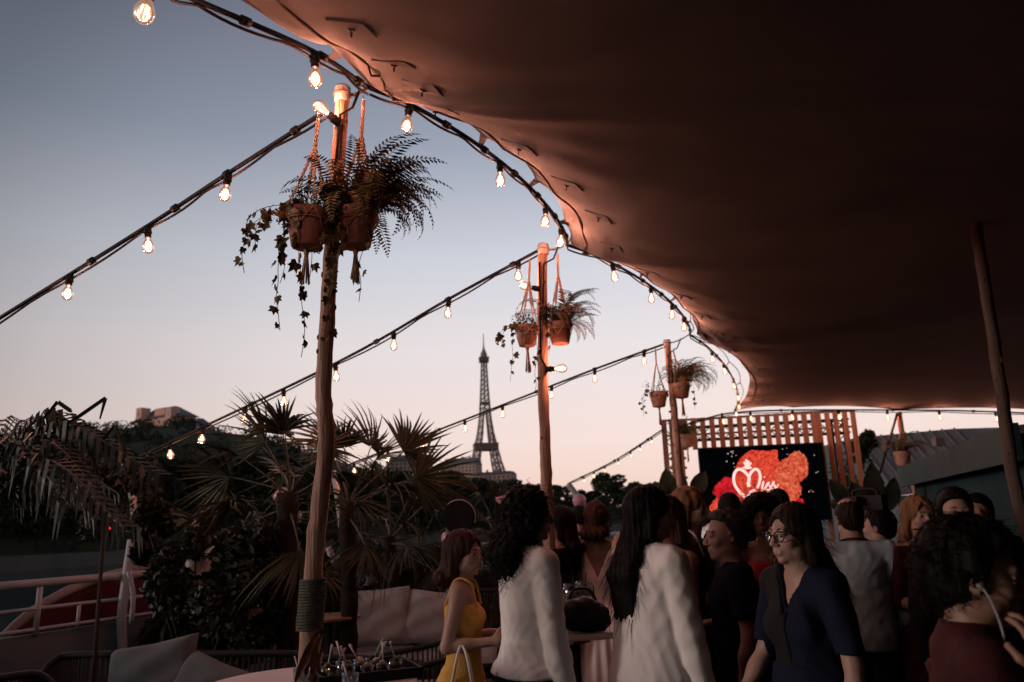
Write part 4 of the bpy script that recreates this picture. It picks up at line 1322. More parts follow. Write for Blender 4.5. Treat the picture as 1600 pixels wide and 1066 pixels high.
mp_o = petal_mat('petal_orange', (0.42, 0.018, 0.010), (1.0, 0.24, 0.11), 1.0, 16)
mp_r = petal_mat('petal_red', (0.32, 0.003, 0.01), (0.95, 0.03, 0.04), 0.9, 10)
mp_m = petal_mat('petal_mixed', (0.45, 0.006, 0.008), (1.0, 0.14, 0.065), 1.0, 18)
def petal(pts, mat, out):
    P = smooth_path([(x, y, 0) for x, y in pts] + [(pts[0][0], pts[0][1], 0)], 6)[:-1]
    rg = random.Random(len(pts))
    vv = [sc_pt(p.x + rg.uniform(-6, 6), p.y + rg.uniform(-6, 6), out) for p in P]
    cx = sum((v for v in vv), Vector()) / len(vv)
    m = MB(); n_ = len(vv); m.add(vv + [cx], [(i, (i + 1) % n_, n_) for i in range(n_)])
    m.build('flower_petal', mat, scr, False, True)
petal([(150, 940), (175, 850), (255, 760), (390, 700), (500, 760), (560, 860), (560, 1010), (420, 1080), (230, 1060)], mp_m, 0.004)
petal([(190, 740), (235, 665), (310, 600), (370, 640), (420, 720), (380, 800), (280, 820)], mp_r, 0.006)
petal([(395, 545), (420, 470), (475, 395), (560, 362), (680, 372), (765, 362), (775, 440), (830, 520), (800, 640), (720, 720), (560, 760), (440, 720), (390, 640)], mp_m, 0.008)
petal([(740, 560), (790, 470), (860, 425), (930, 375), (1005, 405), (1045, 500), (1030, 600), (965, 650), (860, 700), (770, 680)], mp_o, 0.010)
petal([(620, 760), (720, 690), (860, 660), (965, 660), (985, 740), (950, 800), (890, 840), (760, 850)], mp_o, 0.012)
petal([(900, 840), (960, 790), (1000, 810), (1005, 870), (940, 900)], mp_r, 0.005)
m_neon = emit_mat('screen_lettering', (1.0, 0.62, 0.56), 1.25)
def stroke(pts, w, name='lettering'):
    P = smooth_path([(x, y, 0) for x, y in pts], 6)
    m = MB(); vv = []
    for i, p in enumerate(P):
        d = (P[min(i + 1, len(P) - 1)] - P[max(i - 1, 0)]).normalized(); s = Vector((-d.y, d.x, 0)) * w
        vv += [sc_pt(p.x + s.x, p.y + s.y, 0.016), sc_pt(p.x - s.x, p.y - s.y, 0.016)]
    m.add(vv, [(2 * i, 2 * i + 1, 2 * i + 3, 2 * i + 2) for i in range(len(P) - 1)])
    m.build(name, m_neon, scr, False, True)
stroke([(515, 690), (507, 660), (520, 620), (500, 580), (455, 540), (412, 538), (385, 575), (380, 635), (398, 690), (440, 745), (485, 778), (512, 765), (530, 735), (572, 718)], 12)
stroke([(520, 690), (512, 640), (530, 570), (570, 532), (603, 550), (616, 600), (606, 660), (588, 705)], 12)
stroke([(648, 640), (634, 690), (640, 718), (662, 700), (684, 655)], 8)
stroke([(650, 600), (656, 608)], 7)
stroke([(662, 705), (694, 650), (690, 672), (708, 695), (696, 718), (672, 712)], 7)
stroke([(700, 712), (738, 645), (734, 668), (752, 690), (742, 714), (716, 708)], 7)
stroke([(744, 706), (768, 690), (778, 668)], 5)
for (x, y) in ((470, 468), (492, 446), (514, 458), (536, 474)):
    stroke([(x, y), ((x + 500) / 2, (y + 518) / 2), (500 + (x - 500) * .5, 524)], 9, 'crown_mark')
stroke([(458, 518), (500, 526), (540, 520)], 7, 'crown_mark')
rg = random.Random(5)
m = MB()
for _ in range(22):
    X, Y = rg.choice([(rg.uniform(310, 420), rg.uniform(370, 520)), (rg.uniform(800, 1100), rg.uniform(340, 420)), (rg.uniform(1040, 1140), rg.uniform(430, 800))])
    r = rg.uniform(2, 5); vv = [sc_pt(X + r * math.cos(a), Y + r * math.sin(a), 0.014) for a in np.linspace(0, 2 * PI, 7)[:-1]]
    m.add(vv, [tuple(range(6))])
o = m.build('sparkles', m_neon, scr, False, True); o['kind'] = 'stuff'

# ================================================================== deckhouse and grey hall on the right
m_teal = M('teal_painted_boards', (0.014, 0.034, 0.04), 0.7, 0.2, 2, 0.2, 12)
m_teal2 = M('teal_fascia', (0.022, 0.06, 0.068), 0.6, 0.15, 2)
m_greyroof = M('grey_sheet_roof', (0.20, 0.17, 0.165), 0.8, 0.12, 0.8)
def dh(y, off, z): return Vector((2.14 + 0.34 * y + off, y, z))
dk = thing('deckhouse', 'dark teal boarded deckhouse with broad slanting fascia beside the crowd', 'deckhouse', dh(10, 1, 0))
m = MB()
p = [dh(7, 0, 2.02), dh(14.4, 0, 2.02), dh(14.4, 0, 2.36), dh(7, 0, 2.36), dh(7, .06, 2.02), dh(14.4, .06, 2.02), dh(14.4, .06, 2.36), dh(7, .06, 2.36)]
m.add(p, [(0, 3, 2, 1), (4, 5, 6, 7), (0, 1, 5, 4), (3, 7, 6, 2), (0, 4, 7, 3), (1, 2, 6, 5)])
m.build('fascia', m_teal2, dk, False, True)
m = MB(); m.add([dh(7, .062, 2.34), dh(14.4, .062, 2.34), dh(14.4, 4, 2.72), dh(7, 4, 2.72), dh(7, .062, 2.26), dh(14.4, .062, 2.26), dh(14.4, 4, 2.62), dh(7, 4, 2.62)], [(0, 1, 2, 3), (7, 6, 5, 4), (0, 4, 5, 1), (2, 6, 7, 3), (0, 3, 7, 4), (1, 5, 6, 2)])
m.build('roof', m_greyroof, dk, False, True)
for k in range(24):
    y = 7.2 + k * 0.295
    MB().bar(dh(y, 0.30, 0.0), dh(y, 0.30, 2.25), 0.05, 0.285).build('board', m_teal, dk, False, True)
for k in range(8):
    MB().bar(dh(7.2, 0.6 + k * .42, 0), dh(7.2, 0.6 + k * .42, 2.3), 0.41, 0.05).build('board', m_teal, dk, False, True)
MB().bar(dh(10.6, .05, 2.45), dh(10.6, .05, 2.56), 0.12).build('vent_cap', m_greyroof, dk, False, True)
ha = at(1338, 684, 34); hb = at(1490, 670, 34); hc = at(1700, 664, 34)
hall = thing('long_hall', 'long grey sheet-roofed hall standing beyond the stage on the quay', 'hall', (ha.x + 8, 34, -0.5))
m = MB()
tops = [ha, hb, hc, hc + Vector((14, 0, 0.2))]
fr = [Vector((p.x, 31, p.z - 2.6)) for p in tops]
bk = [Vector((p.x, 44, p.z)) for p in tops]
n_ = len(tops)
m.add(tops + fr + bk, [(n_ + i, n_ + i + 1, i + 1, i) for i in range(n_ - 1)] + [(i, i + 1, 2 * n_ + i + 1, 2 * n_ + i) for i in range(n_ - 1)])
m.build('roof', m_greyroof, hall, False, True)
m = MB(); m.add([(fr[0].x, 31.05, -0.5), (fr[-1].x, 31.05, -0.5), tuple(fr[-1]), tuple(fr[0]), (fr[0].x, 44, -0.5), tuple(bk[0]), tuple(tops[0])], [(0, 1, 2, 3), (0, 3, 6, 5, 4)])
m.build('wall', m_hullgrey, hall, False, True)
for k in range(9):
    t = k / 8.0
    p0 = fr[0].lerp(fr[1], t) + Vector((0, -.02, .03)); p1 = tops[0].lerp(tops[1], t) + Vector((0, -.02, .03))
    MB().bar(p0, p1, 0.05).build('roof_seam', m_greyroof, hall, False, True)
p = at(1352, 676, 30); bs = (p.x, 30, 0)
shrub('bank_tree', 'small dark treetop peeping out beside the stage frame', bs, [((0, 0, p.z - .3), (0.5, .5, .5)), ((-.5, 0, p.z - .7), (.6, .6, .6)), ((-.6, 0, p.z - 2), (1, 1, 1.2))], 2500, 0.09, m_leafs[0], 5, seed=77, cat='tree', trunk=2.5)

# ================================================================== white posts on the railing
def white_post(label, pts, r=0.042, vine=False):
    t = thing('white_post', label, 'post', pts[0], 0, 'white posts along the railing')
    MB().tube(smooth_path(pts, 5), r, 12).build('pipe', m_white, t, True, True)
    MB().lathe([(r + .03, 0), (r + .03, .02), (r + .005, .025)], 12, Matrix.Translation(pts[0])).build('base_flange', m_white, t, True, True)
    return t
pb = offs(RAILA + .15, W2.y + 0.1, 0)
wp = white_post('bent white pipe post by the olive tree with ivy round its top', [pb, at(190, 985, W2.y), at(198, 900, W2.y), at(211, 800, W2.y), at(200, 745, W2.y), W2])
MB().tube(smooth_path([at(205, 975, W2.y - .12), at(208, 930, W2.y - .12), at(201, 893, W2.y - .12)], 4), 0.024, 8).build('brace', m_white, wp, True, True)
m = MB(); leaf_cloud(m, [(at(208, y, W2.y), (.07, .07, .1), 1) for y in (745, 765, 785, 805, 825)], 420, 0.022, np.random.default_rng(4)); m.build('ivy', m_olive, wp, False, True)
pb = offs(RAILA + .15, W3.y, 0)
white_post('white pipe post behind the fan palm holding the tower string', [pb, pb + Vector((0, 0, 1.3)), W3])
pb = offs(RAILA + .15, W4.y, 0)
white_post('curved white pipe post ending the short light string', [pb, at(912, 800, W4.y), at(905, 780, W4.y), W4], 0.07)
pb = at(530, 880, 8.6)
white_post('slanting white brace pipe behind the lounge sofa', [Vector((pb.x + .32, 8.6, .0)), at(537, 925, 8.6), at(513, 855, 8.6)], 0.035)

# ================================================================== balloons and the round sign
m_pink = M('pink_rubber', (0.52, 0.25, 0.29), 0.35, 0.08, 6, coat=0.3)
def balloon(label, px, py, Y, r, tail=0.4, group='pink balloons tied along the railing'):
    p = at(px, py, Y)
    t = thing('pink_balloon', label, 'balloon', p, 0, group)
    MB().lathe([(0.004, -r * 1.14), (r * 0.12, -r * 1.08), (r * .5, -r * .86), (r * .84, -r * .52), (r, 0), (r * .95, r * .38), (r * .75, r * .70), (r * .42, r * .92), (0.002, r)], 20).build('skin', m_pink, t, True)
    MB().lathe([(0.003, -r * 1.12), (0.014, -r * 1.22), (0.001, -r * 1.2)], 8).build('knot', m_pink, t, True)
    MB().tube(smooth_path([(0, 0, -r * 1.2), (0.02, 0.01, -r * 1.2 - tail * .5), (0, 0, -r * 1.2 - tail)], 4), 0.003, 4).build('ribbon', m_cord, t, True)
balloon('pink balloon behind the fan palm, upper one of two', 441, 776, 9.0, 0.105, 0.25)
balloon('pink balloon behind the fan palm, lower one of two', 456, 808, 8.9, 0.108, 0.5)
balloon('pink balloon peeping past the curly hair', 785, 776, 12.5, 0.12, 0.6)
balloon('pink balloon above the dark-haired guest near the white curved post', 905, 783, 15, 0.13, 0.9)
balloon('pale pink balloon lying low by the railing near the round sign', 702, 842, 12.6, 0.13, 0.2)
p = at(717, 808, 6.8)
sg = thing('round_sign', 'round black sign with pale rim on a grey post above the lounge', 'sign', (p.x, 6.8, 0))
d = (CAM - p); d.z = 0; d.normalize()
dm = Matrix.Translation((0, 0, p.z)) @ (d + Vector((-.25, 0, 0))).to_track_quat('Z', 'Y').to_matrix().to_4x4()
MB().lathe([(0.001, .022), (0.135, .020), (0.142, .012), (0.142, -.012), (0.135, -.02), (0.001, -.022)], 36, dm).build('disc', M('sign_black', (0.010, 0.012, 0.016), 0.85, spec=.1), sg, True, auto=30)
MB().tube([dm @ Vector((0.146 * math.cos(a), 0.146 * math.sin(a), 0)) for a in np.linspace(-.4, 2.3, 31)], 0.005, 6).build('rim', M('sign_rim', (0.4, 0.36, 0.34), 0.4), sg, True)
MB().tube([(-.09, .03, 0), (-.09, .03, p.z - .05)], 0.028, 8).build('post', m_hullgrey, sg, True)

# ================================================================== lounge furniture
m_wick = M('grey_rope_weave', (0.06, 0.062, 0.06), 0.8, 0.25, 20, 0.2, 60)
m_framed = M('dark_frame', (0.02, 0.021, 0.022), 0.5, 0.15, 10)
m_cush = M('grey_cushion_fabric', (0.085, 0.112, 0.12), 0.9, 0.10, 8, 0.25, 250, sheen=0.2)
m_cushp = M('beige_cushion_fabric', (0.33, 0.365, 0.38), 0.9, 0.10, 8, 0.25, 250, sheen=0.2)
def seat(name, label, cat, loc, rz, W, D, bh, ah, group=None, cords=True, mc=None):
    "rope-woven seat: back towards +y local, front towards -y"
    t = thing(name, label, cat, loc, rz, group)
    m = MB(); r = 0.022
    back = [(-W / 2, -D / 2, ah - .06), (-W / 2, D / 2 - .25, ah + .02), (-W / 2 + .04, D / 2 - .06, bh - .03), (-W / 2 + .16, D / 2, bh), (0, D / 2 + .01, bh), (W / 2 - .16, D / 2, bh), (W / 2 - .04, D / 2 - .06, bh - .03), (W / 2, D / 2 - .25, ah + .02), (W / 2, -D / 2, ah - .06)]
    top = smooth_path(back, 6)
    m.tube(top, r, 8); m.build('top_rail', m_framed, t, True)
    m = MB(); low = [Vector((p.x * .97, p.y * .97, .30)) for p in top]; m.tube(low, 0.016, 7); m.build('lower_rail', m_framed, t, True)
    if cords:
        m = MB()
        tot = len(top) - 1
        nn = int((W + 2 * D) / 0.022)
        for k in range(nn):
            x = k / (nn - 1) * tot; i = min(int(x), tot - 1); q = x - i
            m.tube([top[i].lerp(top[i + 1], q), low[i].lerp(low[i + 1], q)], 0.0075, 4, False)
        o = m.build('rope_weave', m_wick, t, True); o['kind'] = 'stuff'
    MB().box((0, -.02, .27), (W - .06, D - .06, .06)).build('seat_base', m_framed, t)
    n_ = max(1, round(W / .8)); cw = (W - .1) / n_
    for k in range(n_):
        o = pillow_mesh('seat_cushion', cw - .01, D - .14, .13, mc or m_cush, t, sharp=8); o.location = (-W / 2 + .05 + cw * (k + .5), -.04, .37)
    for x in (-W / 2 + .07, W / 2 - .07):
        for y in (-D / 2 + .07, D / 2 - .07):
            MB().tube([(x, y, 0.02), (x, y, .28)], [.014, .02], 8).build('leg', m_framed, t, True)
    return t
def pillow_mesh(name, w, h, th, mat, parent=None, sharp=4, seed=0):
    n_ = 22; vs_, fs = [], []; r = random.Random(seed)
    ph = [r.uniform(0, 6) for _ in range(4)]
    for side in (1, -1):
        for i in range(n_ + 1):
            for j in range(n_ + 1):
                u, v = -1 + 2 * i / n_, -1 + 2 * j / n_
                t = max(0, (1 - abs(u) ** sharp)) ** 0.5 * max(0, (1 - abs(v) ** sharp)) ** 0.5
                pin = 1 - 0.05 * (1 - abs(u * v)) * (1 if sharp < 6 else 0.2)
                wr = 0.010 * (math.sin(5 * u + ph[0] + 3 * v) + math.sin(7 * v + ph[1] - 4 * u)) * (t > 0) if sharp < 6 else 0
                vs_.append((u * w / 2 * pin, v * h / 2 * pin, side * (t * th / 2) + wr * t))
    o_ = (n_ + 1) ** 2
    for i in range(n_):
        for j in range(n_):
            a = i * (n_ + 1) + j
            fs.append((a, a + n_ + 1, a + n_ + 2, a + 1)); fs.append((o_ + a, o_ + a + 1, o_ + a + n_ + 2, o_ + a + n_ + 1))
    m = MB(); m.add(vs_, fs)
    bmx = m.build(name, mat, parent, True)
    return bmx
def pillow(label, loc, size, rot, mat, seed, group='scatter cushions on the lounge seats'):
    o = pillow_mesh('cushion', size, size * .92, .17, mat, None, 4, seed)
    o.location = loc; o.rotation_euler = rot
    return tag(o, label, 'cushion', group)
ax = math.atan2(UY, UX) - PI / 2      # seats whose backs face the railing are turned by this plus 90 degrees
# front sofa by the olive tree
s1 = at(250, 1015, 4.9)
seat('front_sofa', 'dark rope-woven sofa at the bottom corner below the dense bush', 'sofa', (s1.x - .05, 4.75, 0), rad(-8), 1.75, .85, .86, .66)
q = at(228, 1030, 4.75); pillow('large grey cushion on the front sofa, taller one beside the railing', (q.x, 4.82, .74), .56, (rad(68), rad(-10), rad(-6)), m_cush, 1)
q = at(310, 1040, 4.65); pillow('grey cushion on the front sofa leaning against its arm', (q.x + .02, 4.68, .68), .50, (rad(60), rad(14), rad(-24)), m_cush, 2)
seat('corner_sofa', 'dark rope-woven sofa at the picture edge seen over its back', 'sofa', (-2.72, 4.15, 0), rad(65), 1.2, .8, .84, .66)
# lounge sofa against the railing
l1 = at(590, 960, 7.9)
seat('lounge_sofa', 'long woven lounge sofa with pale cushions behind the near pole', 'sofa', (l1.x, 8.0, 0), rad(-6), 2.5, .9, .93, .70, mc=m_cushp)
q = at(590, 955, 7.85); pillow('pale grey cushion on the lounge sofa, middle one', (q.x, 7.98, .74), .60, (rad(72), rad(-4), rad(-4)), m_cushp, 3)
q = at(674, 960, 7.8); pillow('pale grey cushion on the lounge sofa next to the yellow dress', (q.x, 7.95, .72), .56, (rad(72), rad(6), rad(-8)), m_cushp, 4)
q = at(441, 970, 7.2); pillow('pale cushion between the dense bush and the near pole', (q.x, 7.25, .66), .46, (rad(70), rad(25), rad(6)), m_cushp, 5)
l2 = at(420, 990, 7.2)
seat('low_bench_seat', 'low dark woven seat between the dense bush and the near pole', 'seat', (l2.x, 7.3, 0), rad(4), 1.0, .7, .62, .55)
l3 = at(668, 1010, 6.3)
seat('armchair', 'woven rope armchair in front of the lounge sofa by the yellow dress', 'armchair', (l3.x, 6.2, 0), rad(-80), .78, .78, .82, .66, 'woven armchairs in the lounge', mc=m_cushp)
l3 = at(540, 1000, 5.7)
seat('armchair', 'dark woven armchair behind the tray, back towards the camera', 'armchair', (l3.x, 5.75, 0), rad(172), .72, .72, .78, .64, 'woven armchairs in the lounge')
# low tables
m_oak = M('oak_top', (0.30, 0.19, 0.11), 0.5, 0.2, 6, 0.1, 20)
m_top = M('white_table_top', (0.74, 0.70, 0.68), 0.35, 0.06, 5)
def round_table(name, label, loc, R, h, mat, hole=0.0, th=.03, group=None):
    t = thing(name, label, 'table', loc, 0, group)
    z0, z1 = h - th, h
    prof = [(hole if hole else 0.001, z0), (R - .006, z0), (R, z0 + .008), (R, z1 - .008), (R - .006, z1), (hole if hole else 0.001, z1)]
    if hole: prof.append(prof[0])
    MB().lathe(prof, 56, close=False).build('table_top', mat, t, True, auto=35)
    if hole:
        for k in range(3):
            a = 2 * PI * k / 3 + .4
            MB().tube([(R * .75 * math.cos(a), R * .75 * math.sin(a), 0.02), (R * .6 * math.cos(a), R * .6 * math.sin(a), z0)], .018, 8).build('leg', m_framed, t, True)
    else:
        MB().tube([(0, 0, .02), (0, 0, z0)], .03, 10).build('column', m_framed, t, True)
        MB().lathe([(0.001, 0.035), (R * .6, .03), (R * .62, .0)], 28).build('foot', m_framed, t, True)
    return t
q = at(516, 962, 7.1); round_table('side_table', 'small round oak-topped side table between pole and lounge sofa', (q.x, 7.1, 0), .26, q.z, m_oak)
q = at(585, 985, 6.9); round_table('coffee_table', 'low dark round coffee table in front of the lounge sofa', (q.x + .05, 6.9, 0), .42, .46, m_framed)
tx = P1[1]
TZ = 0.985
round_table('cocktail_table', 'white round cocktail table built round the near pole', (tx.x, 3.42, 0), .455, TZ, m_top, hole=.062)
# tray of little dessert glasses
trc = at(555, 1030, 3.55)
tr = thing('serving_tray', 'black square tray with little dessert glasses on the white table', 'tray', (tx.x + .20, 3.58, TZ), rad(24))
m = MB(); w, dd = .42, .34
m.box((0, 0, .006), (w, dd, .008)); m.build('base', m_bezel, tr)
for x, y, a, b in ((0, dd / 2, w + .016, .012), (0, -dd / 2, w + .016, .012), (w / 2, 0, .012, dd - .014), (-w / 2, 0, .012, dd - .014)):
    MB().box((x, y, .022), (a, b, .040)).build('rim', m_bezel, tr)
def clear_mat():
    m = bpy.data.materials.new('clear_glass'); m.use_nodes = True
    t = m.node_tree; t.nodes.clear()
    a = N(t, 'ShaderNodeBsdfTransparent'); a.inputs[0].default_value = (.9, .93, .93, 1); g_ = N(t, 'ShaderNodeBsdfGlossy'); g_.inputs['Roughness'].default_value = .04
    f = N(t, 'ShaderNodeLayerWeight'); f.inputs[0].default_value = .35; x = N(t, 'ShaderNodeMixShader'); o = N(t, 'ShaderNodeOutputMaterial')
    t.links.new(f.outputs['Facing'], x.inputs[0]); t.links.new(a.outputs[0], x.inputs[1]); t.links.new(g_.outputs[0], x.inputs[2]); t.links.new(x.outputs[0], o.inputs[0])
    return m
m_clear = clear_mat()
m_fills = [M('berry_fill', (0.16, 0.015, 0.02), .3, .2, 40), M('cream_fill', (.45, .36, .24), .5, .15, 40), M('green_fill', (.10, .13, .05), .5, .2, 40), M('choc_fill', (.05, .025, .015), .4, .2, 40)]
m_spoon = M('clear_spoon', (.6, .56, .54), .25, .05, 5)
trm = wm(tr)
rg = random.Random(9)
words_f = ['berry red', 'cream', 'green', 'dark chocolate']
me_v = MB().lathe([(.001, .0), (.022, .001), (.026, .012), (.030, .045), (.0285, .045), (.0245, .014), (.001, .006)], 16, close=False).mesh('glass', True); me_v.materials.append(m_clear)
k = 0
for iy in range(3):
    for ix in range(5):
        if (ix, iy) in ((4, 2), (0, 2), (4, 0)): continue
        p = trm @ Vector((-.15 + ix * .072 + rg.uniform(-.01, .01), -.10 + iy * .085 + rg.uniform(-.01, .01), .011))
        fi = rg.randrange(4)
        row = ('front', 'middle', 'back')[iy]; colw = ('first', 'second', 'third', 'fourth', 'fifth')[ix]
        t = thing('dessert_glass', 'glass of %s dessert on the tray, %s from pole, %s row' % (words_f[fi], colw, row), 'dessert glass', p, rg.uniform(0, 6), 'dessert glasses on the tray')
        obj('glass', me_v, None, t)
        MB().lathe([(.001, .007), (.024, .010), (.027, .034), (.001, .037)], 14).build('filling', m_fills[fi], t, True)
        MB().ball((rg.uniform(-.006, .006), 0, .046), (.017, .017, .014), 10, 7).build('topping', m_fills[(fi + rg.randrange(1, 3)) % 4], t, True)
        if rg.random() < .75:
            a = rg.uniform(0, 6); e = Vector((math.cos(a) * .05, math.sin(a) * .05, .125))
            MB().tube([(0, 0, .03), e * .6 + Vector((0, 0, .015)), e], [.003, .0035, .006], 6).build('spoon', m_spoon, t, True)
        k += 1
def tumbler(label, p, r=.033, h=.085):
    t = thing('tumbler', label, 'glass', p, 0, 'tumblers on the white table')
    MB().lathe([(.001, 0), (r * .85, .001), (r, h), (r - .0025, h), (r * .8, .008), (.001, .007)], 20, close=False).build('glass', m_clear, t, True)
    MB().tube([(.01, 0, .01), (-r * .9, 0, h + .045)], .0032, 6).build('spoon', m_spoon, t, True)
q = at(471, 1050, 3.30); tumbler('empty tumbler on the white table in front of the pole', (q.x, 3.30, TZ + .001))
q = at(547, 1062, 3.15); tumbler('empty tumbler with spoon at the front edge of the white table', (q.x, 3.15, TZ + .001))
# dried leaves tied at the pole foot
dl = thing('dried_leaf_bundle', 'bundle of dried brown leaves hanging on the pole above the table', 'dried leaves', at(490, 1000, 3.34))
for k_, (x0, y0, x1, y1) in enumerate(((497, 985, 478, 1060), (500, 985, 466, 1062), (503, 990, 490, 1062), (506, 1000, 500, 1055), (498, 1000, 460, 1070))):
    m = MB(); paddle(m, at(x0, y0, 3.34 - k_ * .006), at(x1, y1, 3.30 - k_ * .01), .016, .012); m.build('leaf', M('dried_leaf', (.11, .055, .035), .9, .3, 20), dl, True, True)
# high table with gin goblets and the dark bag
hx = at(893, 900, 4.35)
HZ = 1.07
round_table('high_table', 'pale round high table between the two women in white', (hx.x, 4.35, 0), .36, HZ, m_top, 0)
def goblet(label, p, r=.05, straw=True, fill=(.30, .27, .24)):
    t = thing('gin_goblet', label, 'glass', p, 0, 'balloon glasses on the high table')
    MB().lathe([(.036, 0), (.036, .003), (.005, .008), (.004, .085), (.012, .095), (r * .8, .115), (r, .15), (r * .97, .18), (r * .82, .215), (r * .80, .215), (r * .94, .18), (r * .97, .15), (r * .78, .118), (.001, .1)], 22, close=False).build('glass', m_clear, t, True)
    MB().lathe([(.001, .104), (r * .74, .12), (r * .93, .15), (r * .9, .175), (.001, .176)], 18).build('drink', M('pale_drink_%d' % int(fill[0] * 100), fill, .15, .3, 50), t, True)
    if straw: MB().tube([(0, 0, .12), (.012, .0, .26)], .004, 6).build('straw', m_black, t, True)
goblet('balloon gin glass with black straw standing on the high table', (hx.x + .075, 4.45, HZ + .001), .055)
goblet('balloon gin glass with dark berries held over the high table', (hx.x - .005, 4.30, HZ + .001), .052, True, (.2, .17, .16))
bg_ = thing('black_bag', 'soft black bag lying on the high table beside the white blazer', 'bag', (hx.x + .03, 4.06, HZ))
bag_prims = None
# dark camera on the operator's shoulder is added with the crowd
# ================================================================== implicit-surface bodies
V3 = lambda *a: np.array(a, float)
def cone(p0, r0, p1, r1, tag_='', k=.02): return dict(t='c', p0=np.array(p0, float), p1=np.array(p1, float), r0=r0, r1=r1, tag=tag_, k=k, sub=False)
def ell(c, r, R=None, tag_='', k=.02, sub=False): return dict(t='e', c=np.array(c, float), r=np.array(r, float), R=R, tag=tag_, k=k, sub=sub)
def econ(z0, a0, z1, a1, c0=(0, 0), c1=None, tag_='', k=.02): return dict(t='v', z0=z0, z1=z1, a0=a0, a1=a1, c0=c0, c1=c1 or c0, tag=tag_, k=k, sub=False)
def inflate(p, d):
    q = dict(p)
    if p['t'] == 'c': q['r0'] = p['r0'] + d; q['r1'] = p['r1'] + d
    elif p['t'] == 'e': q['r'] = p['r'] + d
    else: q['a0'] = (p['a0'][0] + d, p['a0'][1] + d); q['a1'] = (p['a1'][0] + d, p['a1'][1] + d)
    return q
def pbox(p):
    if p['t'] == 'c':
        lo = np.minimum(p['p0'] - p['r0'], p['p1'] - p['r1']); hi = np.maximum(p['p0'] + p['r0'], p['p1'] + p['r1'])
    elif p['t'] == 'e':
        m = p['r'] if p['R'] is None else np.full(3, p['r'].max()); lo, hi = p['c'] - m, p['c'] + m
    else:
        mx = max(p['a0'][0], p['a1'][0]) + max(abs(p['c0'][0]), abs(p['c1'][0])); my = max(p['a0'][1], p['a1'][1]) + max(abs(p['c0'][1]), abs(p['c1'][1]))
        lo, hi = V3(-mx, -my, min(p['z0'], p['z1'])), V3(mx, my, max(p['z0'], p['z1']))
    return lo, hi
def pdist(p, X, Y, Z):
    if p['t'] == 'c':
        b = p['p1'] - p['p0']; L2 = max(b.dot(b), 1e-9)
        px, py, pz = X - p['p0'][0], Y - p['p0'][1], Z - p['p0'][2]
        h = np.clip((px * b[0] + py * b[1] + pz * b[2]) / L2, 0, 1)
        return np.sqrt((px - b[0] * h) ** 2 + (py - b[1] * h) ** 2 + (pz - b[2] * h) ** 2) - (p['r0'] + (p['r1'] - p['r0']) * h)
    if p['t'] == 'e':
        dx, dy, dz = X - p['c'][0], Y - p['c'][1], Z - p['c'][2]
        if p['R'] is not None:
            R = p['R']; dx, dy, dz = R[0][0] * dx + R[1][0] * dy + R[2][0] * dz, R[0][1] * dx + R[1][1] * dy + R[2][1] * dz, R[0][2] * dx + R[1][2] * dy + R[2][2] * dz
        r = p['r']
        k0 = np.sqrt((dx / r[0]) ** 2 + (dy / r[1]) ** 2 + (dz / r[2]) ** 2)
        k1 = np.sqrt((dx / r[0] ** 2) ** 2 + (dy / r[1] ** 2) ** 2 + (dz / r[2] ** 2) ** 2) + 1e-9
        return k0 * (k0 - 1) / k1
    t = np.clip((Z - p['z0']) / (p['z1'] - p['z0']), 0, 1)
    ax_, ay_ = p['a0'][0] + (p['a1'][0] - p['a0'][0]) * t, p['a0'][1] + (p['a1'][1] - p['a0'][1]) * t
    cx, cy = p['c0'][0] + (p['c1'][0] - p['c0'][0]) * t, p['c0'][1] + (p['c1'][1] - p['c0'][1]) * t
    d = (np.sqrt(((X - cx) / ax_) ** 2 + ((Y - cy) / ay_) ** 2) - 1) * np.minimum(ax_, ay_)
    zl, zh = min(p['z0'], p['z1']), max(p['z0'], p['z1'])
    return np.maximum(np.maximum(d, zl - Z), Z - zh)
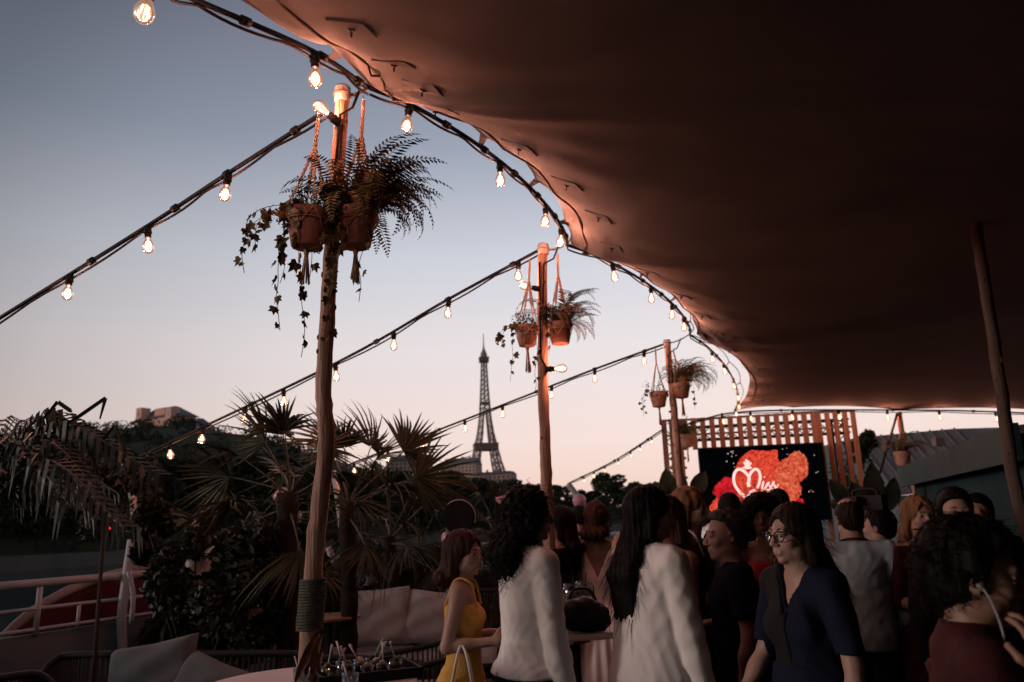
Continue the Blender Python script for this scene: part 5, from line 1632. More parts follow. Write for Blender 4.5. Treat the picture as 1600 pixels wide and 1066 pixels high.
def extract(prims, h, lo=None, hi=None, clip=None, disp=None):
    "smooth union on a grid, then surface nets; returns verts, quads"
    bl = [pbox(p) for p in prims if not p['sub']]
    l0 = np.min([b[0] for b in bl], 0) - .03; h0 = np.max([b[1] for b in bl], 0) + .03
    if lo is not None: l0 = np.maximum(l0, lo)
    if hi is not None: h0 = np.minimum(h0, hi)
    n = np.maximum(2, np.ceil((h0 - l0) / h).astype(int) + 1)
    ax_ = [(l0[i] + h * np.arange(n[i])).astype(np.float32) for i in range(3)]
    D = np.full(n, .2, np.float32)
    for p in prims:
        a, b = pbox(p); mg = p['k'] + .035
        i0 = [max(0, int((a[i] - mg - l0[i]) / h)) for i in range(3)]; i1 = [min(n[i], int((b[i] + mg - l0[i]) / h) + 2) for i in range(3)]
        if any(i1[i] <= i0[i] for i in range(3)): continue
        X, Y, Z = np.meshgrid(ax_[0][i0[0]:i1[0]], ax_[1][i0[1]:i1[1]], ax_[2][i0[2]:i1[2]], indexing='ij', sparse=True)
        d = pdist(p, X, Y, Z).astype(np.float32); k = p['k']
        S = D[i0[0]:i1[0], i0[1]:i1[1], i0[2]:i1[2]]
        if p['sub']:
            t = np.clip(.5 - .5 * (d + S) / k, 0, 1); S[...] = S * (1 - t) - d * t + k * t * (1 - t)
        else:
            t = np.clip(.5 + .5 * (S - d) / k, 0, 1); S[...] = S * (1 - t) + d * t - k * t * (1 - t)
    if clip or disp:
        X, Y, Z = np.meshgrid(*ax_, indexing='ij', sparse=True)
        if disp: D += disp(X, Y, Z).astype(np.float32)
        if clip:
            for c in clip: D = np.maximum(D, c(X, Y, Z).astype(np.float32) + np.zeros_like(D))
    ins = D < 0
    nx, ny, nz = D.shape
    acc = np.zeros((nx - 1, ny - 1, nz - 1, 3), np.float32); cnt = np.zeros((nx - 1, ny - 1, nz - 1), np.float32)
    crossings = []
    for axis in range(3):
        sl0 = [slice(None)] * 3; sl1 = [slice(None)] * 3
        sl0[axis] = slice(0, -1); sl1[axis] = slice(1, None)
        A, B = D[tuple(sl0)], D[tuple(sl1)]
        cr_ = (A < 0) != (B < 0)
        idx = np.argwhere(cr_)
        if len(idx) == 0: continue
        a, b = A[cr_], B[cr_]
        t = a / (a - b)
        pos = idx.astype(np.float32); pos[:, axis] += t
        o1, o2 = [q for q in range(3) if q != axis]
        for s1 in (0, -1):
            for s2 in (0, -1):
                c = idx.copy(); c[:, o1] += s1; c[:, o2] += s2
                ok = (c[:, o1] >= 0) & (c[:, o2] >= 0) & (c[:, 0] < nx - 1) & (c[:, 1] < ny - 1) & (c[:, 2] < nz - 1)
                cc = c[ok]
                np.add.at(acc, (cc[:, 0], cc[:, 1], cc[:, 2]), pos[ok]); np.add.at(cnt, (cc[:, 0], cc[:, 1], cc[:, 2]), 1)
        crossings.append((axis, idx, a < 0))
    vid = np.full(cnt.shape, -1, np.int64)
    has = cnt > 0
    vid[has] = np.arange(has.sum())
    verts = acc[has] / cnt[has][:, None] * h + l0
    quads = []
    for axis, idx, neg in crossings:
        o1, o2 = (axis + 1) % 3, (axis + 2) % 3
        ok = (idx[:, o1] > 0) & (idx[:, o2] > 0) & (idx[:, 0] < nx - 1) & (idx[:, 1] < ny - 1) & (idx[:, 2] < nz - 1)
        idx, ng = idx[ok], neg[ok]
        cs = []
        for s1, s2 in ((0, 0), (-1, 0), (-1, -1), (0, -1)):
            c = idx.copy(); c[:, o1] += s1; c[:, o2] += s2
            cs.append(vid[c[:, 0], c[:, 1], c[:, 2]])
        q = np.stack(cs, 1)
        q[~ng] = q[~ng][:, ::-1]
        quads.append(q[(q >= 0).all(1)])
    return verts, (np.concatenate(quads) if quads else np.zeros((0, 4), int))
def np_mesh(name, parts):
    vs_, fs, o = [], [], 0
    for v, f in parts:
        vs_.append(v); fs.append(f + o); o += len(v)
    v = np.concatenate(vs_); f = np.concatenate(fs)
    me = bpy.data.meshes.new(name)
    me.vertices.add(len(v)); me.vertices.foreach_set('co', v.astype(np.float32).ravel())
    me.loops.add(len(f) * 4); me.loops.foreach_set('vertex_index', f.astype(np.int32).ravel())
    me.polygons.add(len(f)); me.polygons.foreach_set('loop_start', np.arange(0, len(f) * 4, 4, dtype=np.int32)); me.polygons.foreach_set('loop_total', np.full(len(f), 4, np.int32))
    me.polygons.foreach_set('use_smooth', np.ones(len(f), bool))
    me.update(calc_edges=True)
    return me
def wrinkle(amp, seed, sx=(9, 9, 5), n=4):
    r = np.random.default_rng(seed)
    ks = r.normal(size=(n, 3)) * np.array(sx) * 1.5; ph = r.uniform(0, 6, n)
    def f(X, Y, Z):
        s = 0
        for k, p in zip(ks, ph):
            w = np.sin(k[0] * X + k[1] * Y + k[2] * Z + p + 1.5 * np.sin(.6 * k[2] * X + .5 * k[0] * Z + p) + 1.1 * np.sin(.5 * k[1] * Z - .7 * k[2] * Y))
            s = s + (np.sqrt(w * w + .02) - .62)
        return s * (amp * 2.1 / n)
    return f
def hairwave(amp, freq, seed):
    r = np.random.default_rng(seed); a = r.uniform(0, 6, 4)
    return lambda X, Y, Z: amp * (np.sin(freq * X + a[0] + 6 * Z) * np.sin(freq * .8 * Y + a[1]) + .6 * np.sin(freq * 1.7 * X + a[2] + 9 * Y) * np.cos(freq * 1.3 * Y - 5 * Z + a[3]))
def curls(amp, f, seed):
    r = np.random.default_rng(seed); a = r.uniform(0, 6, 6)
    return lambda X, Y, Z: amp * (np.sin(f * X + a[0] + 2 * np.sin(.4 * f * Z)) * np.sin(f * Y + a[1]) * np.sin(f * Z + a[2]) + .6 * np.sin(1.9 * f * X + a[3]) * np.sin(1.8 * f * Y + a[4]) * np.sin(2.1 * f * Z + a[5]))

SKIN = dict(light=M('skin_light', (.38, .24, .19), .5, .06, 12, spec=.35), tan=M('skin_tan', (.30, .175, .125), .5, .06, 12, spec=.35), deep=M('skin_deep', (.16, .085, .055), .45, .08, 12, spec=.4))
HAIR = {}
def hair_mat(name, c):
    return M('hair_' + name, c, .6, .35, 22, .5, 60, stretch=(1, 1, .12), spec=.12)
m_eye = M('eye_white', (.36, .33, .32), .2, .03, 5); m_iris = M('iris', (.03, .018, .012), .15, .1, 30)
m_lip = M('lips', (.30, .085, .075), .4, .08, 30)
def rotm(yaw, pitch=0, tilt=0):
    return np.array((Matrix.Rotation(rad(yaw), 3, 'Z') @ Matrix.Rotation(rad(pitch), 3, 'X') @ Matrix.Rotation(rad(tilt), 3, 'Y')))
def hand_prims(w, d, pn, side, curl, tag_='hand', s=1.0):
    "w wrist, d forearm direction, pn palm normal, side sign for the thumb"
    d = d / np.linalg.norm(d); pn = pn - d * pn.dot(d); pn /= np.linalg.norm(pn); x = np.cross(d, pn) * side
    P = []
    P.append(ell(w + d * .048 * s, (.040 * s, .047 * s, .014 * s), np.stack([x, d, pn], 1), tag_, .010))
    P.append(cone(w - d * .01, .024 * s, w + d * .03 * s, .026 * s, tag_, .015))
    for i, (off, L_) in enumerate(((.030, .070), (.010, .080), (-.010, .074), (-.029, .058))):
        p = w + d * (.085 - abs(off) * .25) * s + x * off * s
        dr = d + x * off * 2.0; dr /= np.linalg.norm(dr)
        c = curl * (1 + .12 * i)
        rr = .0088 * s
        for j, f in enumerate((.42, .32, .26)):
            a = c * (j + .6)
            dd_ = dr * math.cos(a) + pn * math.sin(a)
            q = p + dd_ * L_ * f * s
            P.append(cone(p, rr, q, rr * .93, tag_, .004)); p = q; rr *= .93
    p = w + d * .022 * s + x * .026 * s
    dr = d * .62 + x * .72 + pn * .3; dr /= np.linalg.norm(dr)
    q = p + dr * .042 * s; P.append(cone(p, .013 * s, q, .0105 * s, tag_, .008))
    dr2 = d * .85 + x * .2 + pn * (.3 + curl * .5); dr2 /= np.linalg.norm(dr2)
    P.append(cone(q, .0105 * s, q + dr2 * .034 * s, .0085 * s, tag_, .005))
    return P
class Person:
    def __init__(s, label, px, ytop, Y, heading, sex='f', H=None, skin='light', arms=None, look=(0, 0, 0), lean=(0, 0), vox=.011, hvox=.0055, face=True, x_off=0.0, hair_pad=.02, group='party guests under the tent', legs=True, width=1.0):
        top = at(px, ytop, Y)
        s.H = H or (top.z - hair_pad)
        s.root = thing('person', label, 'person', (top.x + x_off, Y, 0), rad(heading), group)
        s.vox, s.hvox, s.sex = vox, hvox, sex
        H = s.H; f = sex == 'f'
        k = H / 1.72; s.k = k
        sh = (.155 if f else .188) * k * width; hp = .085 * k
        lx, ly = lean
        z = lambda q: q * H
        up = lambda q: V3(lx * max(0, q - .5) * H, ly * max(0, q - .5) * H, q * H)
        P = []
        e = lambda q, o, r, tg, kk=.05: P.append(ell(up(q) + V3(*o) * k, V3(*r) * k, None, tg, kk))
        if f:
            e(.525, (0, -.01, 0), (.168, .118, .10), 'pelvis'); e(.60, (0, 0, 0), (.122, .09, .12), 'waist'); e(.69, (0, 0, 0), (.135, .098, .13), 'chest'); e(.765, (0, -.008, 0), (.140, .085, .085), 'chest')
            for q in (-1, 1): e(.715, (q * .066, .078, 0), (.050, .036, .050), 'chest', .035); e(.505, (q * .075, -.062, 0), (.085, .08, .085), 'pelvis', .04)
        else:
            e(.53, (0, -.01, 0), (.165, .12, .11), 'pelvis'); e(.60, (0, 0, 0), (.155, .112, .13), 'waist'); e(.69, (0, 0, 0), (.165, .115, .14), 'chest'); e(.765, (0, -.005, 0), (.17, .10, .09), 'chest')
            for q in (-1, 1): e(.735, (q * .075, .075, 0), (.075, .035, .05), 'chest', .04)
        S = {}
        for q, nm in ((-1, 'L'), (1, 'R')):
            sp = up(.808) + V3(q * sh, -.005, 0); S[nm] = sp
            P.append(cone(up(.815) + V3(q * .03, -.01, .01), .05 * k, sp, .046 * k, 'shoulder', .04))
        neck0, neck1 = up(.805) + V3(0, -.012, 0), up(.872) + V3(0, .008, 0)
        P.append(cone(neck0, (.056 if f else .066) * k, neck1, (.047 if f else .058) * k, 'neck', .03))
        # legs
        for q, nm in ((-1, 'l'), (1, 'r')):
            hip, kn, an = V3(q * hp, 0, z(.50)), V3(q * .088 * k, .01, z(.285)), V3(q * .085 * k, -.015, z(.05))
            P.append(cone(hip, .088 * k, kn, .054 * k, 'thigh_' + nm, .03)); P.append(cone(kn, .052 * k, an, .036 * k, 'shin_' + nm, .02))
            P.append(ell(kn * .6 + an * .4 + V3(0, -.022, 0), V3(.047, .047, .10) * k, None, 'shin_' + nm, .02))
            P.append(cone(an + V3(0, -.015, -.035), .036 * k, an + V3(q * .012, .16, -z(.05) + .028), .027 * k, 'foot_' + nm, .02))
        # arms
        arms = arms or {}
        s.wrist = {}; s.hands = []
        for q, nm in ((-1, 'L'), (1, 'R')):
            du, df, curl, pn = arms.get(nm, ((q * .22, .02, -1), (q * .06, .22, -1), .35, (-q, 0, 0)))
            du = np.array(du, float); du /= np.linalg.norm(du); df = np.array(df, float); df /= np.linalg.norm(df)
            el = S[nm] + du * .172 * H; w = el + df * .148 * H
            P.append(cone(S[nm], (.045 if f else .054) * k, el, (.037 if f else .043) * k, 'uarm_' + nm, .03)); P.append(cone(el, (.037 if f else .043) * k, w, .025 * k, 'farm_' + nm, .015))
            P.append(ell(el + df * .055 * H, V3(.038, .038, .06) * k if f else V3(.045, .045, .07) * k, np.array(Vector(df).to_track_quat('Z', 'Y').to_matrix()), 'farm_' + nm, .02))
            hp_ = hand_prims(w, df, np.array(pn, float), q, curl, 'hand_' + nm, k * (1.0 if f else 1.08)); P += hp_
            s.wrist[nm] = (w, df, el); s.hands.append(hp_)
        # head
        R = rotm(*look); s.R = R
        hs = .235 / .232 * (k ** .4) * (1.0 if f else 1.05); s.hs = hs
        c0 = V3(up(1.0)[0], up(1.0)[1] + .015, H - .118 * hs); piv = c0 + V3(0, -.02, -.09)
        s.hm = lambda q: piv + R @ (np.array(q, float) * hs + (c0 - piv))
        HP = []
        he = lambda c, r, kk=.012, sub=False: HP.append(ell(s.hm(c), np.array(r) * hs, R, 'head', kk, sub))
        he((0, -.018, .030), (.074, .093, .086), .02); he((0, .022, -.028), (.060, .068, .086), .025); he((0, .028, -.072), (.047, .052, .036), .02)
        he((0, .068, -.096), (.019, .017, .015), .012)
        for q in (-1, 1):
            he((q * .038, .055, -.026), (.022, .024, .022), .015); he((q * .050, .01, -.068), (.014, .03, .02), .02)
            HP.append(ell(s.hm((q * .074, -.010, -.012)), V3(.007, .019, .031) * hs, R @ rotm(q * -18), 'head', .006))
            HP.append(ell(s.hm((q * .0765, -.006, -.010)), V3(.006, .009, .016) * hs, R, 'head', .004, True))
        HP.append(cone(s.hm((-.036, .074, .023)), .011 * hs, s.hm((.036, .074, .023)), .011 * hs, 'head', .012))
        for q in (-1, 1): he((q * .031, .097, .002), (.020, .018, .012), .010, True)
        for q in (-1, 1):
            HP.append(cone(s.hm((q * .0175, .0835, .0075)), .0042 * hs, s.hm((q * .0455, .0755, .006)), .0042 * hs, 'head', .004)); HP.append(cone(s.hm((q * .0185, .0815, -.0065)), .0036 * hs, s.hm((q * .0445, .0745, -.005)), .0036 * hs, 'head', .004))
        HP.append(cone(s.hm((0, .083, .012)), .0085 * hs, s.hm((0, .107, -.028)), .0115 * hs, 'head', .010))
        for q in (-1, 1): he((q * .0115, .096, -.034), (.0085, .010, .007), .006)
        he((0, .080, -.061), (.026, .016, .013), .012); HP.append(cone(s.hm((-.018, .088, -.0585)), .0045 * hs, s.hm((.018, .088, -.0585)), .0045 * hs, 'head', .006)); HP.append(cone(s.hm((-.014, .087, -.070)), .0055 * hs, s.hm((.014, .087, -.070)), .0055 * hs, 'head', .006))
        HP.append(cone(s.hm((-.022, .0965, -.0645)), .0022, s.hm((.022, .0965, -.0645)), .0022, 'head', .003)); HP[-1]['sub'] = True
        HP.append(cone(neck1 - V3(0, 0, .03), (.047 if f else .058) * k, s.hm((0, -.015, -.05)), .048 * hs, 'head', .025))
        if not f: he((0, .055, -.09), (.034, .03, .022), .02)
        s.P, s.HP = P, HP
        # one body mesh: trunk and limbs, head, each hand (finer)
        zc = float(neck1[2] - .045)
        parts = []
        trunk = [p for p in P if not p['tag'].startswith('hand')]
        parts.append(extract(trunk + [p for p in HP if p is HP[-1]], vox, hi=V3(9, 9, zc + vox * 1.5)))
        parts.append(extract(HP + [p for p in P if p['tag'] in ('neck', 'shoulder')], hvox, lo=V3(-9, -9, zc)))
        for hp_ in s.hands: parts.append(extract(hp_, .0052))
        s.body = obj('body', np_mesh('body', parts), SKIN[skin], s.root)
        if face:
            for q in (-1, 1):
                c = s.hm((q * .031, .0722, .002))
                m = MB(); m.ball((0, 0, 0), .0122 * hs, 12, 8); o = m.build('eye', m_eye, s.root, True); o.location = c
                i_ = MB().ball((0, 0, 0), (.0072 * hs, .003, .0072 * hs), 10, 6).build('iris', m_iris, o, True); i_.location = R @ V3(0, .0108 * hs, 0); i_.rotation_euler = Matrix(R.tolist()).to_euler()
            m = MB()
            for (zz, rr, w) in ((-.0585, .0045, .019), (-.0695, .0055, .016)):
                m.tube([s.hm((x, .0905 - abs(x) * .32, zz + (.0015 if abs(x) < .008 else 0))) for x in np.linspace(-w, w, 7)], [rr * hs * q for q in (.25, .7, 1, .95, 1, .7, .25)], 7)
            m.build('lips', m_lip, s.root, True)
    def tags(s, *t): return [p for p in s.P if any(p['tag'].startswith(x) for x in t)]
    def wear(s, name, mat, tags, d=.012, extra=(), clip=None, disp=None, vox=None, kk=None):
        pr = [inflate(p, d) for p in s.tags(*tags)] + list(extra)
        pr.sort(key=lambda p: p['tag'][1:4] == 'arm')
        for p in pr:
            if p['tag'].startswith(('uarm', 'farm')): p['k'] = .009
        if kk:
            for p in pr: p['k'] = max(p['k'], kk)
        v, q = extract(pr, vox or s.vox, clip=clip, disp=disp)
        return obj(name, np_mesh(name, [(v, q)]), mat, s.root)
    def hair(s, mat, style='long', length=.30, vol=1.0, strands=0, disp=None, back=0.0, seed=1, recede=0.0):
        R, hs, hm = s.R, s.hs, s.hm
        P = []
        he = lambda c, r, kk=.02, sub=False: P.append(ell(hm(c), np.array(r) * hs * 1.0, R, 'hair', kk, sub))
        g = .010 + .012 * (vol - 1)
        if style == 'short':
            t_ = .004 + .010 * vol
            he((0, -.020, .032), (.074 + t_ * .7, .093 + t_, .086 + t_ * 1.2)); he((0, -.05, -.03), (.060 + t_ * .4, .05 + t_ * .4, .06), .03); he((0, .03, .075), (.055, .05, .035 + t_), .03)
            for q in (-1, 1): he((q * .085, -.004, -.022), (.02, .022, .036), .006, True)
        elif style == 'bald':
            he((0, -.020, .028), (.079, .099, .088)); he((0, -.05, -.03), (.062, .052, .06), .03); he((0, .02, .125), (.075, .105, .07), .02, True)
            for q in (-1, 1): he((q * .085, -.004, -.022), (.02, .022, .036), .006, True)
        elif style == 'afro':
            he((0, -.03, .05), (.118 * vol, .125 * vol, .105 * vol)); he((-.07, -.03, -.02), (.06 * vol, .08, .085)); he((.07, -.03, -.02), (.06 * vol, .08, .085)); he((0, -.08, -.05), (.09 * vol, .06, .08))
            he((0, .125, -.025), (.062, .09, .10), .012, True)
        else:
            he((0, -.022, .036), (.080 + g, .098 + g, .088 + g))
            for q in (-1, 1): P.append(cone(hm((q * .066, -.015, .02)), .028 * hs * vol, hm((q * .072, -.03, -.10)), .030 * hs * vol, 'hair', .02))
            P.append(cone(hm((0, -.07, .02)), .062 * hs * vol, hm((0, -.085, -.10)), .062 * hs * vol, 'hair', .03))
            he((0, .118, -.022), (.062, .088, .112), .012, True)
            # the fall hangs straight down whatever the head does
            base = hm((0, -.085, -.08)); w = .066 * vol
            for q in (-1, -.33, .33, 1):
                a = base + V3(q * w * .85, .01 * abs(q), 0); b = base + V3(q * w * (.95 + .25 * vol - .25), -.045 - back, -length * (1 - .06 * abs(q))); mid = (a + b) / 2 + V3(0, -.03 - back * .6, 0)
                P.append(cone(a, .036 * vol, mid, .038 * vol, 'hair', .02)); P.append(cone(mid, .038 * vol, b, .012 + .018 * (vol - .8), 'hair', .02))
        clip = None
        if style in ('short', 'bald'):
            o0 = hm((0, 0, 0)); rf_ = recede
            def hl_(X, Y, Z):
                dx, dy, dz = X - o0[0], Y - o0[1], Z - o0[2]
                lx_ = R[0][0] * dx + R[1][0] * dy + R[2][0] * dz; ly_ = R[0][1] * dx + R[1][1] * dy + R[2][1] * dz; lz_ = R[0][2] * dx + R[1][2] * dy + R[2][2] * dz
                line = np.interp(ly_ + rf_, [-.10, -.055, -.02, .012, .026, .045, .070, .12], [-.085, -.075, -.028, -.02, .035, .066, .082, .10])
                return (line - lz_ + .004 * np.sin(180 * lx_ + 40 * ly_) + .003 * np.sin(330 * lx_)) * .8
            clip = [hl_]
        v, q = extract(P, min(.007, s.hvox * 1.25), disp=disp or (hairwave(.003, 170, seed) if clip else None), clip=clip)
        me = np_mesh('hair', [(v, q)])
        o = obj('hair', me, mat, s.root)
        if strands:
            rg = np.random.default_rng(seed); m = MB()
            idx = rg.choice(len(v), strands * 2); cen = v.mean(0)
            for i in idx:
                p = v[i]; n_ = p - cen; n_[2] *= .5; n_ /= (np.linalg.norm(n_) + 1e-6)
                pts = [p - n_ * .004]; dd_ = n_ * .5 + V3(0, 0, -.8 if style != 'afro' else rg.uniform(-.5, .6)) + rg.normal(size=3) * (.15 if style == 'long' else .5)
                L_ = rg.uniform(.015, .035) if style == 'short' else rg.uniform(.03, .07) if style != 'long' else rg.uniform(.05, .11) * min(1, length / .25)
                hl = R.T @ (p - hm((0, 0, 0)))
                if hl[1] > (.0 if style == 'short' else .02) and hl[2] < (.115 if style == 'short' else .07) and style != 'afro': continue
                ph = rg.uniform(0, 6); cu = .0 if style == 'long' else .008
                if style == 'curly': cu = .010
                for j in range(1, 7):
                    pts.append(p + dd_ * L_ * j / 6 + V3(cu * math.cos(ph + j * 1.7), cu * math.sin(ph + j * 1.7), 0) + (n_ * .003))
                m.tube(pts, [.0014, .0014, .0013, .0012, .001, .0008, .0004], 3, False)
            h2 = m.build('loose_strands', mat, o, True); h2['kind'] = 'stuff'
        return o
    def brows(s, mat):
        for q in (-1, 1):
            MB().tube([s.hm((q * x, .0875 - (x - .015) * .32, .0245 + .005 * math.sin((x - .012) / .035 * PI))) for x in np.linspace(.013, .048, 6)], [.0018, .0032, .0034, .003, .0024, .001], 6).build('eyebrow', mat, s.root, True)
    def world(s, p): return wm(s.root) @ Vector(tuple(p))

m_wjack = M('white_jacket_cloth', (.82, .79, .77), .85, .04, 6, .05, 120); m_ivory = M('ivory_dress_cloth', (.80, .75, .72), .8, .05, 6, .05, 120)
m_blackc = M('black_cloth', (.012, .012, .014), .85, .2, 10, .2, 120); m_yellow = M('yellow_dress_cloth', (.66, .38, .09), .75, .10, 7, .3, 140, sheen=.1)
m_navy = M('navy_cloth', (.004, .008, .022), .85, .15, 10, .2, 120); m_blue = M('pale_blue_shirt', (.40, .50, .55), .85, .08, 8, .2, 140); m_wine = M('dark_red_cloth', (.045, .009, .010), .8, .2, 8, .2, 120)
m_redtop = M('red_top_cloth', (.30, .03, .025), .8, .15, 8); m_char = M('charcoal_cloth', (.02, .02, .022), .85, .15, 10, .2, 120)
h_black = hair_mat('black', (.0045, .0036, .0036)); h_brown = hair_mat('brown', (.045, .02, .013)); h_dark = hair_mat('dark_brown', (.018, .010, .008)); h_blond = hair_mat('blonde', (.20, .10, .05)); h_grey = hair_mat('greying', (.05, .042, .038))
below = lambda z0: (lambda X, Y, Z: Z - z0)          # keep what lies below z0
above = lambda z0: (lambda X, Y, Z: z0 - Z)
def vneck(cx, cy, z0, w, depth, front=1):
    "cut a V opening: keep outside of a wedge at the front (or back)"
    return lambda X, Y, Z: np.minimum(np.minimum(w * np.clip((Z - (z0 - depth)) / depth, 0, 1.6) - np.abs(X - cx), front * (Y - cy)), Z - (z0 - depth)) + 0 * X

def collar(p, mat, r=.085):
    "folded jacket collar and lapels"
    H = p.H; m = MB(); rows = []
    for a in np.linspace(-2.5, 2.5, 25):
        c, s_ = math.cos(a), math.sin(a)
        z = H * .842 - .11 * max(0, abs(a) - 1.5)
        x, y = r * s_ * 1.05, -r * c * .95 - .008 + (.03 if abs(a) > 1.8 else 0)
        w = .034 + .018 * max(0, abs(a) - 1.4)
        rows += [(x * .92, y * .92, z + .022), (x * 1.08, y * 1.08, z + .018), (x * (1.2 + w), y * (1.2 + w), z - w * .6)]
    n_ = len(rows) // 3
    m.add(rows, [(i * 3 + j, i * 3 + j + 1, i * 3 + 4 + j, i * 3 + 3 + j) for i in range(n_ - 1) for j in (0, 1)])
    o = m.build('collar', mat, p.root, True)
    md = o.modifiers.new('thickness', 'SOLIDIFY'); md.thickness = .006
# 1 woman with black curls in the white blazer
p = Person('woman with big black curls in a white blazer, seen from behind', 817, 757, 3.8, -62, H=1.765, skin='deep', look=(-14, -2, 0), vox=.009, hvox=.005, arms={'R': ((.16, .02, -1), (.02, .22, -1), .45, (-1, 0, 0)), 'L': ((-.2, .15, -1), (.25, .75, -.25), .6, (0, 0, 1))}, x_off=.015)
H = p.H
p.wear('blazer', m_wjack, ('pelvis', 'waist', 'chest', 'shoulder', 'uarm', 'farm'), .022, [econ(H * .505, (.215, .175), H * .60, (.138, .110), (0, -.02), (0, -.006), k=.04), econ(H * .595, (.138, .110), H * .79, (.172, .108), (0, -.006), (0, -.010), k=.05), cone((-.02, -.13, H * .46), .035, (-.01, -.10, H * .60), .03, k=.03)], [vneck(0, .02, H * .86, .07, .22), lambda X, Y, Z: np.where(np.abs(X) < .205, H * .53 - Z, -1.), lambda X, Y, Z: np.minimum(np.minimum(.006 - np.abs(X + .015), Y * -1 - .06), (H * .54) - Z) + 0 * X], wrinkle(.0055, 3, (13, 13, 20), 5), vox=.0072)
collar(p, m_wjack)
p.wear('trousers', m_blackc, ('pelvis', 'thigh', 'shin'), .010)
p.wear('shoes', m_blackc, ('foot',), .006)
p.hair(h_black, 'curly', .19, 1.10, 420, curls(.015, 95, 2), .01, 4)
# 2 woman in the long white coat with straight black hair
p = Person('woman with waist-long straight black hair in a long white coat', 1005, 760, 3.7, -60, H=1.755, skin='light', look=(-22, -2, 0), vox=.009, hvox=.005, arms={'R': ((.20, .05, -1), (.10, .16, -1), .4, (-1, 0, 0)), 'L': ((-.15, .2, -1), (.1, .6, -.5), .5, (0, 0, 1))}, x_off=.01)
H = p.H
p.wear('coat', m_wjack, ('pelvis', 'waist', 'chest', 'shoulder', 'uarm', 'farm'), .028, [econ(H * .27, (.27, .24), H * .79, (.178, .112), (0, -.03), (0, -.012), k=.05), cone((.10, -.10, H * .32), .05, (.07, -.085, H * .66), .03, k=.05), cone((-.11, -.10, H * .32), .05, (-.07, -.085, H * .62), .03, k=.05)], [vneck(0, .04, H * .86, .07, .25)], wrinkle(.0050, 8, (15, 15, 6), 5), vox=.0078)
collar(p, m_wjack)
p.wear('trousers', m_wjack, ('thigh', 'shin'), .02)
p.wear('shoes', m_blackc, ('foot',), .006)
p.hair(h_black, 'long', .40, .95, 160, hairwave(.0028, 190, 3), .03, 5)
# 3 woman in the yellow dress
p = Person('smiling auburn-haired woman in a yellow sleeveless dress by the sofa', 722, 825, 4.3, -94, skin='light', look=(-26, -2, 0), arms={'R': ((.10, -.22, -1), (-.05, 1, .10), .35, (-1, 0, 0)), 'L': ((-.14, .12, -1), (.05, 1, .12), .4, (1, 0, 0))}, vox=.009, hvox=.005)
H = p.H
p.wear('dress', m_yellow, ('pelvis', 'waist', 'chest'), .010, [econ(H * .20, (.175, .16), H * .50, (.182, .15), (0, -.02), (0, -.02), k=.05)], [below(H * .765), vneck(0, .0, H * .80, .12, .08, 1)], wrinkle(.006, 5, (14, 14, 14), 5), vox=.008)
for q in (-1, 1):
    MB().tube(smooth_path([(q * .095, .085, H * .755), (q * .092, .05, H * .835), (q * .085, -.03, H * .842), (q * .075, -.085, H * .76)], 6), .007, 6).build('shoulder_strap', m_yellow, p.root, True)
p.wear('shoes', m_blackc, ('foot',), .006)
p.hair(h_brown, 'long', .10, 1.12, 50, hairwave(.004, 150, 5), .0, 6); p.brows(h_brown)
w_, df_, el_ = p.wrist['R']
bgp = p.world(el_ + V3(.03, .08, 0))
tb_ = thing('tote_bag', 'white tote bag with thin straps hanging from the yellow-dressed woman', 'bag', (bgp.x, bgp.y, bgp.z - .62))
v, q = extract([econ(.0, (.13, .05), .30, (.14, .035), k=.02)], .012, disp=wrinkle(.008, 4, (15, 15, 15)))
obj('pouch', np_mesh('pouch', [(v, q)]), m_ivory, tb_)
for s_ in (-1, 1):
    MB().tube(smooth_path([(-.08, s_ * .03, .28), (-.03, s_ * .03, .55), (0, 0, .63), (.035, s_ * .03, .55), (.08, s_ * .03, .28)], 6), .007, 6).build('strap', m_ivory, tb_, True)
# 4 woman in the white open-back dress
p = Person('brown-haired woman in a white ruffled dress with open V back', 930, 779, 6.0, -12, H=1.74, skin='tan', look=(-15, 0, 0), vox=.012, hvox=.008, face=False, arms={'L': ((-.2, .15, -1), (.3, .8, -.2), .5, (0, 0, 1)), 'R': ((.2, .2, -1), (-.3, .8, -.1), .5, (0, 0, 1))})
H = p.H
p.wear('dress', m_ivory, ('pelvis', 'waist', 'chest'), .012, [econ(H * .06, (.30, .26), H * .54, (.185, .15), k=.05)], [below(H * .83), vneck(0, .0, H * .84, .12, .27, -1)], lambda X, Y, Z: .008 * np.sin(16 * np.arctan2(Y, X) + 2 * Z) * np.clip((H * .55 - Z) * 3, 0, 1), vox=.010)
for q in (-1, 1):
    m = MB(); pts = smooth_path([(q * .09, -.09, H * .77), (q * .125, -.04, H * .845), (q * .13, .04, H * .85), (q * .10, .10, H * .77)], 10)
    vv = []
    for i, a in enumerate(pts):
        o_ = Vector((q * .055, 0, .018)) * (1 + .35 * math.sin(i * 1.4)); vv += [a, a + o_ * .6 + Vector((0, 0, .02 * math.sin(i * 1.3))), a + o_]
    n_ = len(pts); m.add(vv, [(i * 3 + j, i * 3 + j + 1, i * 3 + 4 + j, i * 3 + 3 + j) for i in range(n_ - 1) for j in (0, 1)]); m.build('shoulder_ruffle', m_ivory, p.root, True)
p.hair(h_brown, 'long', .06, 1.0, 40, hairwave(.004, 150, 7), .0, 8)
